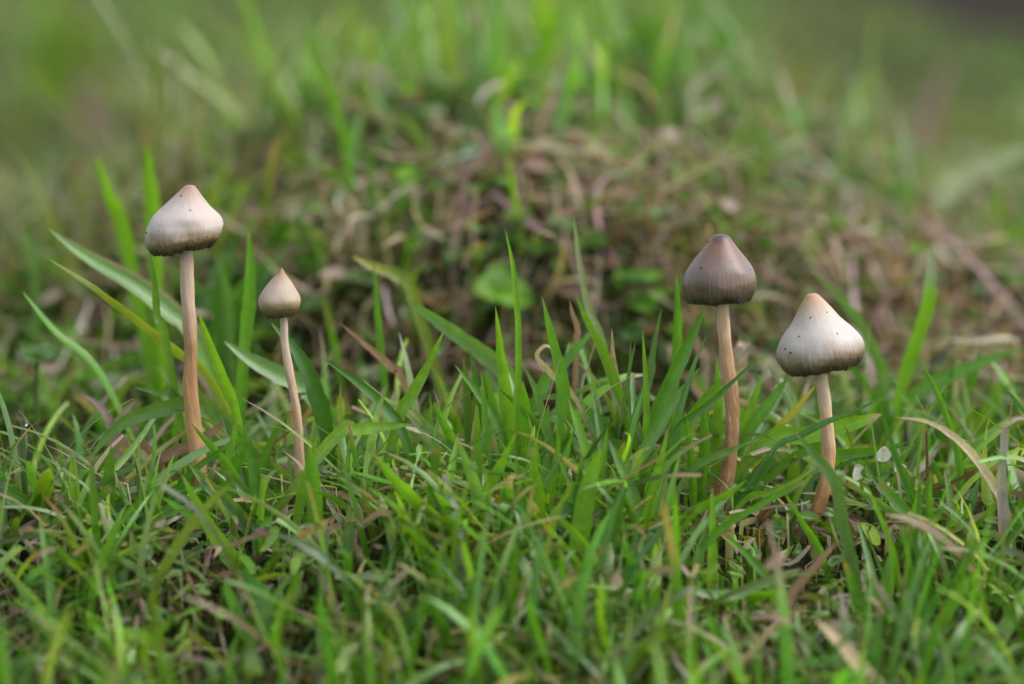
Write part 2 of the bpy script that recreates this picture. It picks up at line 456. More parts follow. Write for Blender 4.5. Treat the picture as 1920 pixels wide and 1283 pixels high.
def build_litter():
    # straw in the turf
    n = 2300
    x, y = scatter(n, -0.27, 0.10, clump_scale=55, seed=77, p_fn=lambda a, b: 1 - .9 * hollow(a, b))
    L = rng.uniform(0.005, 0.022, n)
    me = bulk_blades('litter', n, x, y, L, rng.uniform(0.0004, 0.0015, n), rng.uniform(0.8, 1.5, n), rng.uniform(1.1, 2.2, n),
                     rng.uniform(0, 2 * np.pi, n), pick_cols(STRAWS, n, .25), DRY, curl=rng.normal(0, 1.2, n), lift=0.0012,
                     cut=rng.random(n) < .6)
    tag(link('dead_grass', me), 'dry tan dead grass strewn among the green blades', 'dead grass', kind='stuff')
    n = 2600
    x, y = scatter(n, 0.070, 0.25, clump_scale=40, p_fn=lambda a, b: 0.08 + bare(a, b) * np.clip(vnoise(a, b, 50, 71) * 2.6 - .7, .03, 1))
    L = rng.uniform(0.006, 0.030, n)
    me = bulk_blades('thatch', n, x, y, L, rng.uniform(0.0003, 0.0011, n), rng.uniform(0.6, 1.5, n), rng.uniform(1.0, 2.3, n),
                     rng.uniform(0, 2 * np.pi, n), pick_cols(STRAWS, n, .3), DRY, curl=rng.normal(0, 1.2, n),
                     lift=0.003, cut=rng.random(n) < .6)
    tag(link('thatch', me), 'out of focus brown thatch of fine dead stems covering the bank', 'dead grass', kind='stuff')
    n = 380
    x, y = scatter(n, 0.068, 0.16, clump_scale=40, seed=91, p_fn=lambda a, b: 0.15 + bare(a, b))
    pal = np.array([[.52, .42, .36], [.48, .36, .33], [.42, .30, .20], [.55, .48, .42], [.40, .26, .24], [.46, .40, .22]])
    me = bulk_blades('stems', n, x, y, rng.uniform(0.010, 0.036, n), rng.uniform(0.0004, 0.0011, n), rng.uniform(0.5, 1.5, n), rng.uniform(1.0, 2.4, n),
                     rng.uniform(0, 2 * np.pi, n), pick_cols(pal, n, .2) * 1.35, DRY, curl=rng.normal(0, 1.9, n), lift=0.004, cut=rng.random(n) < .5)
    tag(link('dead_stems', me), 'thick pale and pinkish dead stems lying on the bank', 'dead grass', kind='stuff')

def build_moss():
    n = 20000
    x, y = scatter(n, -0.25, 0.4, clump_scale=40, seed=41, p_fn=lambda a, b: np.clip(vnoise(a, b, 45, 43) * 2.2 - .7, 0.02, 1) * (1 - .9 * hollow(a, b)))
    pal = np.array([[0.12, 0.16, 0.02], [0.09, 0.14, 0.02], [0.16, 0.17, 0.03], [0.10, 0.10, 0.03]])
    L = rng.uniform(0.0015, 0.005, n) * np.where(y > .15, 1.8, 1)
    me = bulk_blades('moss', n, x, y, L, rng.uniform(0.0003, 0.0008, n) * np.where(y > .15, 2, 1), np.abs(rng.normal(0.3, .3, n)), rng.uniform(0.5, 1.6, n),
                     rng.uniform(0, 2 * np.pi, n), pick_cols(pal, n), GRASS, S=3)
    tag(link('moss', me), 'yellow-green moss growing low between the grass blades', 'moss', kind='stuff')

# ------------------------------------------------------------------ single blades and stems (hand placed)
def catmull(P, n):
    P = np.asarray(P, float)
    Q = np.vstack([2 * P[0] - P[1], P, 2 * P[-1] - P[-2]])
    seg = len(P) - 1
    out = []
    for u in np.linspace(0, seg, n + 1):
        i = min(int(u), seg - 1); f = u - i
        p0, p1, p2, p3 = Q[i], Q[i + 1], Q[i + 2], Q[i + 3]
        out.append(0.5 * ((2 * p1) + (-p0 + p2) * f + (2 * p0 - 5 * p1 + 4 * p2 - p3) * f ** 2 + (-p0 + 3 * p1 - 3 * p2 + p3) * f ** 3))
    return np.array(out)

PAL = {'g': (0.095, 0.230, 0.020), 'b': (0.160, 0.320, 0.022), 'd': (0.060, 0.170, 0.018), 'c': (0.115, 0.220, 0.060),
       'p': (0.28, 0.34, 0.21), 'y': (0.36, 0.34, 0.05), 'o': (0.15, 0.20, 0.03), 's': (0.56, 0.43, 0.26), 't': (0.42, 0.26, 0.17),
       'n': (0.22, 0.12, 0.06), 'w': (0.50, 0.44, 0.38), 'r': (0.40, 0.27, 0.26)}

def blade_mesh(P, wpx_m, col, tip=None, tipf=0.0, fold=0.3, roll=None, n=18, blunt=False, edge=None, waist=0.35, mat=None):
    """P: world points base -> tip"""
    C = catmull(P, n)
    T = np.gradient(C, axis=0); T /= np.linalg.norm(T, axis=1)[:, None] + 1e-12
    t = np.linspace(0, 1, n + 1)
    if roll is None: roll = rng.normal(0, 0.45)
    rl = roll + rng.normal(0, 0.35) * (t - .5)
    view = CAMP_N[None, :] - C; view /= np.linalg.norm(view, axis=1)[:, None]
    side = np.cross(T, np.array([[0.0, -1.0, 0.12]])); side /= np.linalg.norm(side, axis=1)[:, None] + 1e-9
    nor = np.cross(side, T)
    wdir = side * np.cos(rl)[:, None] + nor * np.sin(rl)[:, None]
    mdir = -side * np.sin(rl)[:, None] + nor * np.cos(rl)[:, None]
    prof = (0.62 + 0.38 * np.minimum(t / waist, 1)) * np.clip(1 - np.clip((t - waist) / (1 - waist), 0, 1) ** 2.0, 0, 1) ** 0.8
    if blunt: prof = np.where(t > .9, 0.75, np.maximum(prof, 0.75 * (t > .3)))
    prof = np.maximum(prof, 0.03)
    hw = 0.5 * wpx_m * prof / max(0.55, abs(math.cos(roll)))
    us = np.array([-1, -0.5, 0, 0.5, 1])
    dep = np.array([0, -0.6, -1, -0.6, 0]) * fold
    V = C[:, None, :] + wdir[:, None, :] * (hw[:, None] * us[None, :])[:, :, None] + mdir[:, None, :] * (hw[:, None] * dep[None, :])[:, :, None]
    # ragged edge
    V[:, 0] += wdir * (hw * 0.06 * rng.normal(size=n + 1))[:, None]; V[:, 4] += wdir * (hw * 0.06 * rng.normal(size=n + 1))[:, None]
    col = np.array(col)
    c = np.repeat(col[None, :], n + 1, 0) * (1 + 0.06 * rng.normal(size=(n + 1, 1)))
    if mat is None or mat is GRASS:
        bp = np.clip(1 - t / 0.22, 0, 1)[:, None] * 0.2
        c = c * (1 - bp) + np.array([0.2, 0.23, 0.1]) * bp
    if tip is not None:
        tf = np.clip((t - (1 - tipf)) / 0.1, 0, 1)[:, None]
        c = c * (1 - tf) + np.array(tip) * tf
    else:
        tf = np.clip((t - 0.965) / 0.03, 0, 1)[:, None] * 0.7
        c = c * (1 - tf) + np.array((0.35, 0.24, 0.14)) * tf
    Cc = np.repeat(c[:, None, :], 5, 1)
    if edge is not None:
        Cc[:, 4] = Cc[:, 4] * .25 + np.array(edge) * .75
    Cc[:, 2] *= 1.12
    B = np.zeros((n + 1, 5, 3)); B[..., 0] = us[None, :]; B[..., 1] = t[:, None]
    i0 = (np.arange(n)[:, None] * 5 + np.arange(4)[None, :]).ravel()
    F = np.stack([i0, i0 + 1, i0 + 6, i0 + 5], 1)
    return V, F, Cc, B

def hero_points(pts, Y, Ytip=None, root=True):
    """pixel polyline tip -> base to world points base -> tip, carried down into the ground"""
    m = len(pts)
    W = []
    for i, (px, py) in enumerate(pts):
        yy = Y if Ytip is None else Ytip + (Y - Ytip) * i / max(1, m - 1)
        W.append(at(px, py, yy))
    W = np.array(W)
    if root:
        d = W[-1] - W[-2]; d /= np.linalg.norm(d)
        d = d * 0.6 + np.array([0, 0, -0.55]); d /= np.linalg.norm(d)
        p = W[-1].copy(); k = 0
        while p[2] > gz(p[0], p[1]) - 0.001 and k < 60:
            p = p + d * 0.001; k += 1
            if d[2] > -0.5: d = d + np.array([0, 0, -0.05]); d /= np.linalg.norm(d)
        if k > 1: W = np.vstack([W, p])
    # never dip under the soil before the root
    for i in range(len(W) - 1):
        W[i, 2] = max(W[i, 2], gz(W[i, 0], W[i, 1]) + 0.0012)
    return W[::-1]

def hero_blade(name, parent, pts, wpx, col='g', Y=0.0, Ytip=None, origin=None, mat=None, root=True, **kw):
    P = hero_points(pts, Y, Ytip, root)
    tip = kw.pop('tip', None)
    if isinstance(tip, str): tip = PAL[tip]
    edge = kw.pop('edge', None)
    if isinstance(edge, str): edge = PAL[edge]
    c = PAL[col] if isinstance(col, str) else col
    if mat is None: mat = DRY if col in ('s', 't', 'n', 'w', 'r') else GRASS
    c = np.array(c) * (1 + 0.10 * rng.normal()) * (np.array([1.2, 1.25, 1.0]) if mat is GRASS else 1.0)
    V, F, Cc, B = blade_mesh(P, wpx * 1.12 * pxsize(Y), c, tip, edge=edge, mat=mat, **kw)
    o0 = np.array(P[0] if origin is None else origin)
    me = mesh_from(name, V.reshape(-1, 3) - o0, F, mat, True, {'Col': ('FLOAT_COLOR', Cc.reshape(-1, 3)), 'bl': ('FLOAT_VECTOR', B.reshape(-1, 3))})
    o = link(name, me, parent)
    if parent is None: o.location = Vector(o0)
    return o

def tuft(label, blades, extra=0, extra_h=(0.008, 0.02), spread=0.004, group='grass tufts around the mushrooms', ecol=('g', 'b', 'd', 'c')):
    """blades: list of (pts, wpx, col, Y, opts)"""
    bases = [hero_points(b[0], b[3], b[4].get('Ytip') if len(b) > 4 else None)[0] for b in blades]
    o0 = np.mean(bases, axis=0)
    o0[2] = gz(o0[0], o0[1])
    root = empty('grass_tuft', o0)
    tag(root, label, 'grass tuft', group)
    for b in blades:
        kw = dict(b[4]) if len(b) > 4 else {}
        hero_blade('blade', root, b[0], b[1], b[2], b[3], origin=o0, **kw)
    for k in range(extra):
        q = bases[rng.integers(len(bases))] + np.array([rng.normal(0, spread), rng.normal(0, spread), 0])
        if any(abs(q[0] - sx) < .006 for sx in STEMS_X) and -.05 < q[1] < .004: continue
        q[2] = gz(q[0], q[1]) - 0.001
        h = rng.uniform(*extra_h); a = rng.uniform(0, 2 * math.pi); l = abs(rng.normal(0.35, .35)) * h
        mid = q + np.array([l * .35 * math.cos(a), l * .35 * math.sin(a), h * .55])
        tp = q + np.array([l * math.cos(a), l * math.sin(a), h])
        c = np.array(PAL[ecol[rng.integers(len(ecol))]]) * (1 + .12 * rng.normal()) * np.array([1.2, 1.25, 1.0])
        V, F, Cc, B = blade_mesh(np.array([q, mid, tp]), rng.uniform(0.0009, 0.0021), c, n=10, blunt=rng.random() < .2)
        me = mesh_from('blade', V.reshape(-1, 3) - o0, F, GRASS, True, {'Col': ('FLOAT_COLOR', Cc.reshape(-1, 3)), 'bl': ('FLOAT_VECTOR', B.reshape(-1, 3))})
        link('blade', me, root)
    return root

def build_tufts():
    tuft('short clump of upright blades between the tall and the small pale mushroom', [
        ([(447, 780), (436, 830), (422, 884)], 15, 'b', 0.0),
        ([(460, 801), (450, 850), (436, 904)], 21, 'g', -0.001),
        ([(542, 769), (509, 825), (489, 887)], 13, 'g', 0.002),
        ([(467, 820), (476, 878), (489, 963)], 24, 'd', -0.012)], 4)
    tuft('soft-focus tuft of long blades sloping down behind the tallest pale mushroom', [
        ([(88, 484), (168, 535), (252, 598), (337, 665), (400, 720)], 19, 'o', 0.014, {'tip': 'p', 'tipf': .25}),
        ([(92, 430), (168, 484), (252, 530), (316, 581), (370, 640)], 34, 'g', 0.03, {'edge': 't'}),
        ([(42, 547), (105, 623), (190, 703)], 17, 'g', 0.022),
        ([(168, 860), (205, 815), (252, 783), (345, 758), (400, 765)], 26, 'c', 0.007, {'roll': .2}),
        ([(252, 726), (300, 738), (345, 752)], 13, 'c', 0.01)], 5)
    tuft('dark green tuft just behind the smallest mushroom', [
        ([(467, 430), (469, 500), (467, 572), (459, 640)], 23, 'g', 0.022),
        ([(370, 581), (395, 650), (421, 720), (440, 770)], 21, 'b', 0.008),
        ([(509, 606), (560, 665), (590, 730), (610, 800)], 30, 'd', 0.012),
        ([(420, 640), (480, 680), (560, 720), (600, 760)], 34, 'c', 0.018),
        ([(280, 467), (290, 530), (295, 594), (311, 640)], 14, 'b', 0.010),
        ([(180, 290), (205, 370), (235, 450)], 26, 'b', 0.06),
        ([(275, 270), (280, 340), (287, 420)], 28, 'b', 0.06)], 3)
    tuft('upright tuft with the tallest thin blade, in front of the dark hollow', [
        ([(947, 427), (963, 509), (972, 619), (970, 740), (963, 826)], 12, 'b', 0.0, {'fold': .6}),
        ([(1016, 555), (1036, 637), (1054, 710), (1058, 786), (1058, 830)], 24, 'g', 0.0, {'roll': .1}),
        ([(929, 575), (939, 662), (946, 721), (950, 780)], 22, 'b', 0.003),
        ([(977, 677), (1006, 735), (1021, 794), (1036, 856)], 15, 'c', -0.003),
        ([(853, 684), (897, 739), (937, 805)], 15, 'g', 0.0),
        ([(813, 755), (835, 801), (861, 856)], 18, 'g', -0.002),
        ([(880, 655), (888, 690), (897, 745), (905, 800)], 11, 'd', 0.002),
        ([(903, 700), (908, 760), (911, 830)], 12, 'g', -0.002)], 6)
    tuft('wide leaning blades with a yellow one, right of the smallest mushroom', [
        ([(835, 615), (799, 692), (770, 745), (748, 786)], 21, 'b', 0.0, {'roll': 0.}),
        ([(602, 670), (671, 717), (726, 768), (755, 812)], 19, 'd', -0.001),
        ([(773, 796), (720, 800), (670, 806), (630, 818)], 22, (.20, .34, .03), -0.004, {'roll': .2, 'tip': 's', 'tipf': .05}),
        ([(680, 712), (720, 750), (780, 790)], 13, 'p', 0.002),
        ([(660, 480), (700, 500), (750, 520), (780, 570)], 22, 'o', 0.04, {'tip': 'y', 'tipf': .4}),
        ([(700, 490), (706, 560), (712, 640), (722, 730)], 13, 'g', 0.03),
        ([(760, 560), (830, 610), (900, 660), (960, 720)], 30, 'c', 0.022)], 6)
    tuft('bent green tuft right of the tallest thin blade with one pale far blade', [
        ([(1080, 555), (1100, 600), (1127, 651), (1155, 725), (1178, 786)], 17, 'b', 0.003),
        ([(1123, 606), (1065, 673), (1017, 728)], 22, 'g', 0.014),
        ([(1075, 400), (1087, 491), (1105, 582), (1135, 660)], 13, 'p', 0.024),
        ([(985, 750), (1050, 745), (1100, 770), (1150, 815)], 16, 'c', 0.006),
        ([(1090, 750), (1110, 790), (1140, 830), (1180, 850)], 24, 'c', 0.003)], 7)
    tuft('tall tuft standing immediately beside the brown mushroom stem', [
        ([(1240, 579), (1225, 655), (1218, 710), (1190, 790)], 15, 'c', 0.002),
        ([(1205, 619), (1210, 700), (1212, 765), (1212, 830)], 12, 'b', 0.0),
        ([(1322, 574), (1298, 630), (1268, 696), (1240, 760), (1215, 830)], 27, 'g', 0.003, {'roll': .1}),
        ([(1268, 513), (1270, 580), (1270, 654), (1262, 740)], 17, 'g', 0.012),
        ([(1312, 690), (1275, 740), (1230, 810), (1190, 880)], 20, 'c', -0.003),
        ([(1183, 640), (1180, 700), (1170, 790)], 14, 'd', 0.008)], 7)
    tuft('green blades crossing the foot of the brown mushroom stem', [
        ([(1422, 670), (1371, 719), (1339, 749), (1300, 780), (1260, 815)], 11, 'd', -0.006, {'fold': .6}),
        ([(1343, 670), (1346, 740), (1346, 800), (1342, 850)], 19, 'b', 0.006, {'roll': 0}),
        ([(1320, 762), (1321, 800), (1321, 850), (1318, 880)], 20, 'g', -0.003),
        ([(1285, 770), (1292, 830), (1298, 900)], 13, 'g', -0.006),
        ([(1405, 828), (1370, 845), (1330, 860), (1290, 890)], 15, 'c', -0.008)], 6)
    tuft('fan of long low blades with orange tip behind the stem of the cream mushroom', [
        ([(1652, 746), (1600, 772), (1551, 791), (1499, 818), (1445, 850)], 10, 'd', -0.005, {'fold': .6}),
        ([(1655, 776), (1620, 788), (1578, 800), (1510, 818), (1445, 826)], 30, 'b', 0.007, {'tip': 's', 'tipf': .18, 'roll': .1}),
        ([(1700, 830), (1640, 846), (1570, 852), (1500, 850)], 20, 'g', 0.006),
        ([(1480, 705), (1440, 760), (1387, 835)], 22, 'g', 0.012),
        ([(1530, 722), (1490, 770), (1432, 840)], 14, 'y', 0.010),
        ([(1430, 700), (1410, 760), (1385, 830)], 16, 'b', 0.012),
        ([(1450, 855), (1420, 890), (1390, 930)], 26, 'd', -0.004, {'blunt': True}),
        ([(1530, 875), (1490, 902), (1440, 925), (1400, 935)], 12, 'b', -0.006)], 8)
    tuft('thin wiry blades standing right of the cream mushroom, one bent like a bow', [
        ([(1724, 671), (1757, 737), (1783, 807), (1800, 877), (1798, 1000)], 13, 'g', -0.002, {'fold': .5}),
        ([(1647, 752), (1669, 824), (1691, 885), (1722, 964), (1765, 1050)], 12, 'd', -0.006, {'fold': .5}),
        ([(1785, 888), (1760, 960), (1740, 1040), (1724, 1101)], 9, 'b', -0.01),
        ([(1867, 988), (1807, 1041), (1770, 1080)], 9, 'g', -0.012),
        ([(1740, 895), (1728, 950), (1715, 1000)], 10, 'c', -0.004)], 6)
    tuft('blurred broad bright blades rising behind the cream mushroom cap', [
        ([(1750, 453), (1745, 520), (1735, 593), (1691, 724)], 30, 'b', 0.042, {'tip': 'p', 'tipf': .35}),
        ([(1520, 505), (1575, 560), (1617, 615), (1650, 690), (1656, 760)], 20, 'c', 0.05),
        ([(1920, 650), (1840, 680), (1760, 715), (1700, 760)], 24, 'g', 0.035),
        ([(1840, 650), (1820, 720), (1800, 790)], 20, 'g', 0.04),
        ([(1890, 690), (1860, 760), (1820, 830)], 30, 'b', 0.045),
        ([(1790, 660), (1740, 720), (1680, 780)], 16, 'o', 0.04)], 8, (0.012, 0.024), .008)
    tuft('upright blades in the lower corner below the tallest mushroom, one holding a droplet', [
        ([(134, 849), (140, 940), (143, 1041)], 17, 'b', -0.006),
        ([(120, 887), (121, 960), (117, 1033)], 17, 'g', -0.008),
        ([(209, 834), (204, 900), (199, 988), (203, 1120)], 34, 'g', -0.010, {'waist': .12, 'roll': 0}),
        ([(149, 932), (190, 960), (226, 981), (294, 1018)], 27, 'g', -0.006, {'blunt': True, 'roll': 0}),
        ([(109, 992), (60, 955), (0, 915), (-40, 890)], 36, 'g', -0.008, {'roll': .15}),
        ([(205, 944), (260, 950), (312, 954), (419, 956)], 9, 'b', -0.008, {'root': True}),
        ([(0, 1015), (60, 1035), (110, 1052)], 20, 'c', -0.012)], 6)
    tuft('pale creased broad leaf pair in front of the tallest mushroom foot', [
        ([(354, 870), (396, 915), (438, 957), (481, 1010), (500, 1050)], 30, 'c', -0.010, {'roll': .2, 'fold': .5}),
        ([(400, 880), (440, 905), (480, 945), (530, 1010)], 24, 'c', -0.007, {'roll': -.3, 'fold': .5})], 3)
    tuft('slanted soft green blades in the foreground below the creased leaf', [
        ([(271, 868), (301, 969), (330, 1020), (358, 1056)], 19, 'g', -0.014),
        ([(339, 887), (407, 1011), (471, 1101), (527, 1173)], 32, 'b', -0.026),
        ([(162, 1146), (200, 1191), (263, 1195)], 24, 'b', -0.055),
        ([(320, 1158), (282, 1207), (258, 1240)], 28, 'b', -0.055),
        ([(184, 1154), (280, 1150), (376, 1142)], 19, 'c', -0.03),
        ([(579, 836), (586, 900), (592, 990)], 30, 'g', -0.015),
        ([(596, 814), (575, 890), (559, 963)], 17, 'b', -0.010),
        ([(60, 1110), (90, 1170), (140, 1240)], 26, 'b', -0.05),
        ([(420, 1090), (450, 1160), (500, 1240)], 26, 'g', -0.05),
        ([(560, 1070), (540, 1140), (530, 1220)], 24, 'b', -0.045),
        ([(30, 1060), (60, 1100), (110, 1130)], 20, 'c', -0.03)], 14, (.010, .022), .008)
    tuft('dense blurred upright clump in the middle foreground', [
        ([(1126, 838), (1095, 950), (1073, 1139)], 34, 'b', -0.032),
        ([(1167, 913), (1145, 1010), (1118, 1139)], 30, 'g', -0.03),
        ([(1254, 800), (1225, 920), (1197, 1045)], 19, 'b', -0.022),
        ([(1090, 870), (1085, 990), (1085, 1130)], 26, 'd', -0.03),
        ([(1186, 849), (1178, 885), (1163, 924), (1160, 990)], 14, 'p', -0.012),
        ([(1215, 830), (1180, 920), (1150, 1020)], 17, 'b', -0.02),
        ([(1140, 800), (1130, 870), (1120, 950)], 14, 'b', -0.018)], 16, (.010, .022), .005)
    tuft('slim bright blades crossing just below the tallest thin blade', [
        ([(968, 811), (935, 880), (900, 950)], 23, 'b', -0.020),
        ([(1009, 819), (1000, 890), (990, 951)], 17, 'b', -0.016),
        ([(941, 898), (945, 990), (949, 1094)], 23, 'g', -0.026),
        ([(1050, 815), (1040, 880), (1028, 950)], 16, 'b', -0.018),
        ([(985, 930), (1010, 1000), (1020, 1070)], 20, 'b', -0.024)], 12, (.010, .020), .005)
    tuft('thin foreground blades below the green moss sprig', [
        ([(745, 913), (762, 1000), (775, 1079)], 19, 'b', -0.024),
        ([(779, 962), (800, 1020), (817, 1082)], 17, 'b', -0.024),
        ([(674, 890), (695, 980), (715, 1071)], 15, 'o', -0.018),
        ([(700, 850), (740, 900), (800, 960), (860, 1010)], 26, 'b', -0.022),
        ([(660, 930), (700, 955), (770, 980)], 16, 'c', -0.016)], 6)
    tuft('low foreground tuft with a whitish blade and a yellow blade', [
        ([(1024, 1071), (1060, 1140), (1092, 1225)], 24, 'b', -0.045),
        ([(1032, 1131), (1060, 1200), (1088, 1259)], 18, 'p', -0.045),
        ([(941, 1176), (990, 1205), (1046, 1244)], 19, 'y', -0.055),
        ([(870, 1110), (850, 1170), (848, 1230)], 16, 'b', -0.045),
        ([(930, 1060), (905, 1130), (890, 1210)], 22, 'b', -0.045),
        ([(800, 1120), (760, 1180), (735, 1260)], 24, 'g', -0.055),
        ([(640, 1090), (665, 1160), (700, 1240)], 22, 'g', -0.05),
        ([(1240, 1090), (1215, 1160), (1200, 1250)], 24, 'b', -0.05),
        ([(1330, 1150), (1345, 1200), (1350, 1270)], 24, 'g', -0.055)], 16, (.010, .022), .008)
    tuft('wide tangle of blurred blades in the lower corner under the bowed blade', [
        ([(1581, 1048), (1600, 1100), (1619, 1161), (1640, 1230)], 24, 'g', -0.045, {'tip': 'y', 'tipf': .2}),
        ([(1702, 1011), (1708, 1090), (1717, 1169)], 18, 'g', -0.03),
        ([(1920, 973), (1840, 1070), (1766, 1150)], 15, 'd', -0.02),
        ([(1875, 913), (1895, 945), (1920, 988), (1950, 1040)], 10, 'd', -0.008),
        ([(1807, 992), (1850, 1045), (1897, 1101)], 15, 'o', -0.016),
        ([(1840, 1060), (1800, 1110), (1760, 1180)], 24, 'b', -0.05, {'tip': 'y', 'tipf': .15}),
        ([(1660, 1080), (1655, 1150), (1660, 1220)], 22, 'b', -0.05),
        ([(1740, 1130), (1735, 1190), (1725, 1260)], 20, 'g', -0.05)], 16, (.010, .024), .007)
    tuft('soft green blades leaning across the foot of the cream mushroom stem', [
        ([(1490, 810), (1525, 850), (1565, 905), (1583, 998), (1600, 1060)], 22, 'c', -0.024),
        ([(1580, 905), (1640, 938), (1690, 975), (1740, 1020)], 16, 'c', -0.014),
        ([(1468, 920), (1505, 980), (1540, 1041)], 13, 'g', -0.02),
        ([(1359, 1000), (1410, 1050), (1461, 1113)], 16, 'g', -0.034),
        ([(1336, 913), (1336, 1000), (1336, 1100)], 19, 'b', -0.026),
        ([(1400, 900), (1360, 930), (1300, 960), (1270, 1000)], 20, 'b', -0.024),
        ([(1565, 960), (1558, 990), (1555, 1020)], 20, 'b', -0.003, {'blunt': True})], 12, (.008, .018), .006)

    # out of focus tufts on the bank behind
    def back_tuft(label, px, py, Y, n, hpx, wpx, fan, cols):
        bl = []
        if Y < .3: Y = bank_Y(px, py) + (.035 if Y > .11 else -.004)
        for k in range(n):
            a = rng.normal(0, fan); h = hpx * rng.uniform(.55, 1.1)
            bx_ = px + rng.normal(0, hpx * .22); by_ = py + rng.uniform(-8, 14)
            tipx = bx_ + h * math.sin(a) * 1.15; tipy = by_ - h * math.cos(a)
            mx_ = bx_ + (tipx - bx_) * .38; my_ = by_ + (tipy - by_) * .6
            yy = Y + rng.normal(0, .012)
            bl.append(([(tipx, tipy), (mx_, my_), (bx_, by_)], wpx * rng.uniform(.7, 1.25), cols[rng.integers(len(cols))], yy))
        return tuft(label, bl, 0, group='grass tufts on the bank behind')
    back_tuft('blurred dark-based grass tuft on the bank above the smallest mushroom', 600, 310, 0.16, 54, 165, 18, .65, ('g', 'd', 'b', 'g', 'd'))
    back_tuft('large bright blurred grass tuft fanning out at the top of the bank', 1260, 250, 0.21, 56, 230, 20, .6, ('b', 'g', 'b', 'p', 'g', 'g'))
    back_tuft('hazy low grass tuft spreading between the two big blurred tufts', 930, 200, 0.27, 24, 160, 18, .7, ('c', 'g', 'b', 'p'))
    back_tuft('blurred green tuft behind the tallest mushroom cap', 420, 350, 0.14, 16, 140, 18, .5, ('g', 'b', 'd'))
    back_tuft('blurred slanting tuft at the foot of the bank between the two left mushrooms', 430, 600, 0.05, 18, 150, 17, .7, ('g', 'd', 'b', 'c'))
    back_tuft('blurred leafy tuft on the bank directly above the smallest mushroom', 560, 470, 0.07, 16, 110, 16, .7, ('g', 'b', 'd'))
    back_tuft('green tuft on the bank face left of the bright clover', 770, 400, 0.08, 16, 110, 15, .7, ('b', 'g', 'c'))
    back_tuft('green tuft on the shoulder of the mound above the brown mushroom', 1400, 330, 0.1, 20, 120, 16, .7, ('b', 'g', 'o'))
    back_tuft('low tuft on the sloping thatch behind the cream mushroom', 1600, 470, 0.1, 14, 90, 14, .7, ('g', 'c', 'o'))
    back_tuft('blurred tuft at the right edge beyond the thatch', 1850, 470, 0.1, 18, 110, 16, .7, ('b', 'g', 'b'))
    back_tuft('blurred slanting tuft at the left edge beyond the dark hollow', 90, 560, 0.1, 20, 150, 16, .8, ('g', 'c', 'o', 'b'))
    back_tuft('very blurred grass tuft at the far upper corner over the tallest mushroom', 120, 120, 0.55, 20, 150, 14, .6, ('b', 'g', 'o'))

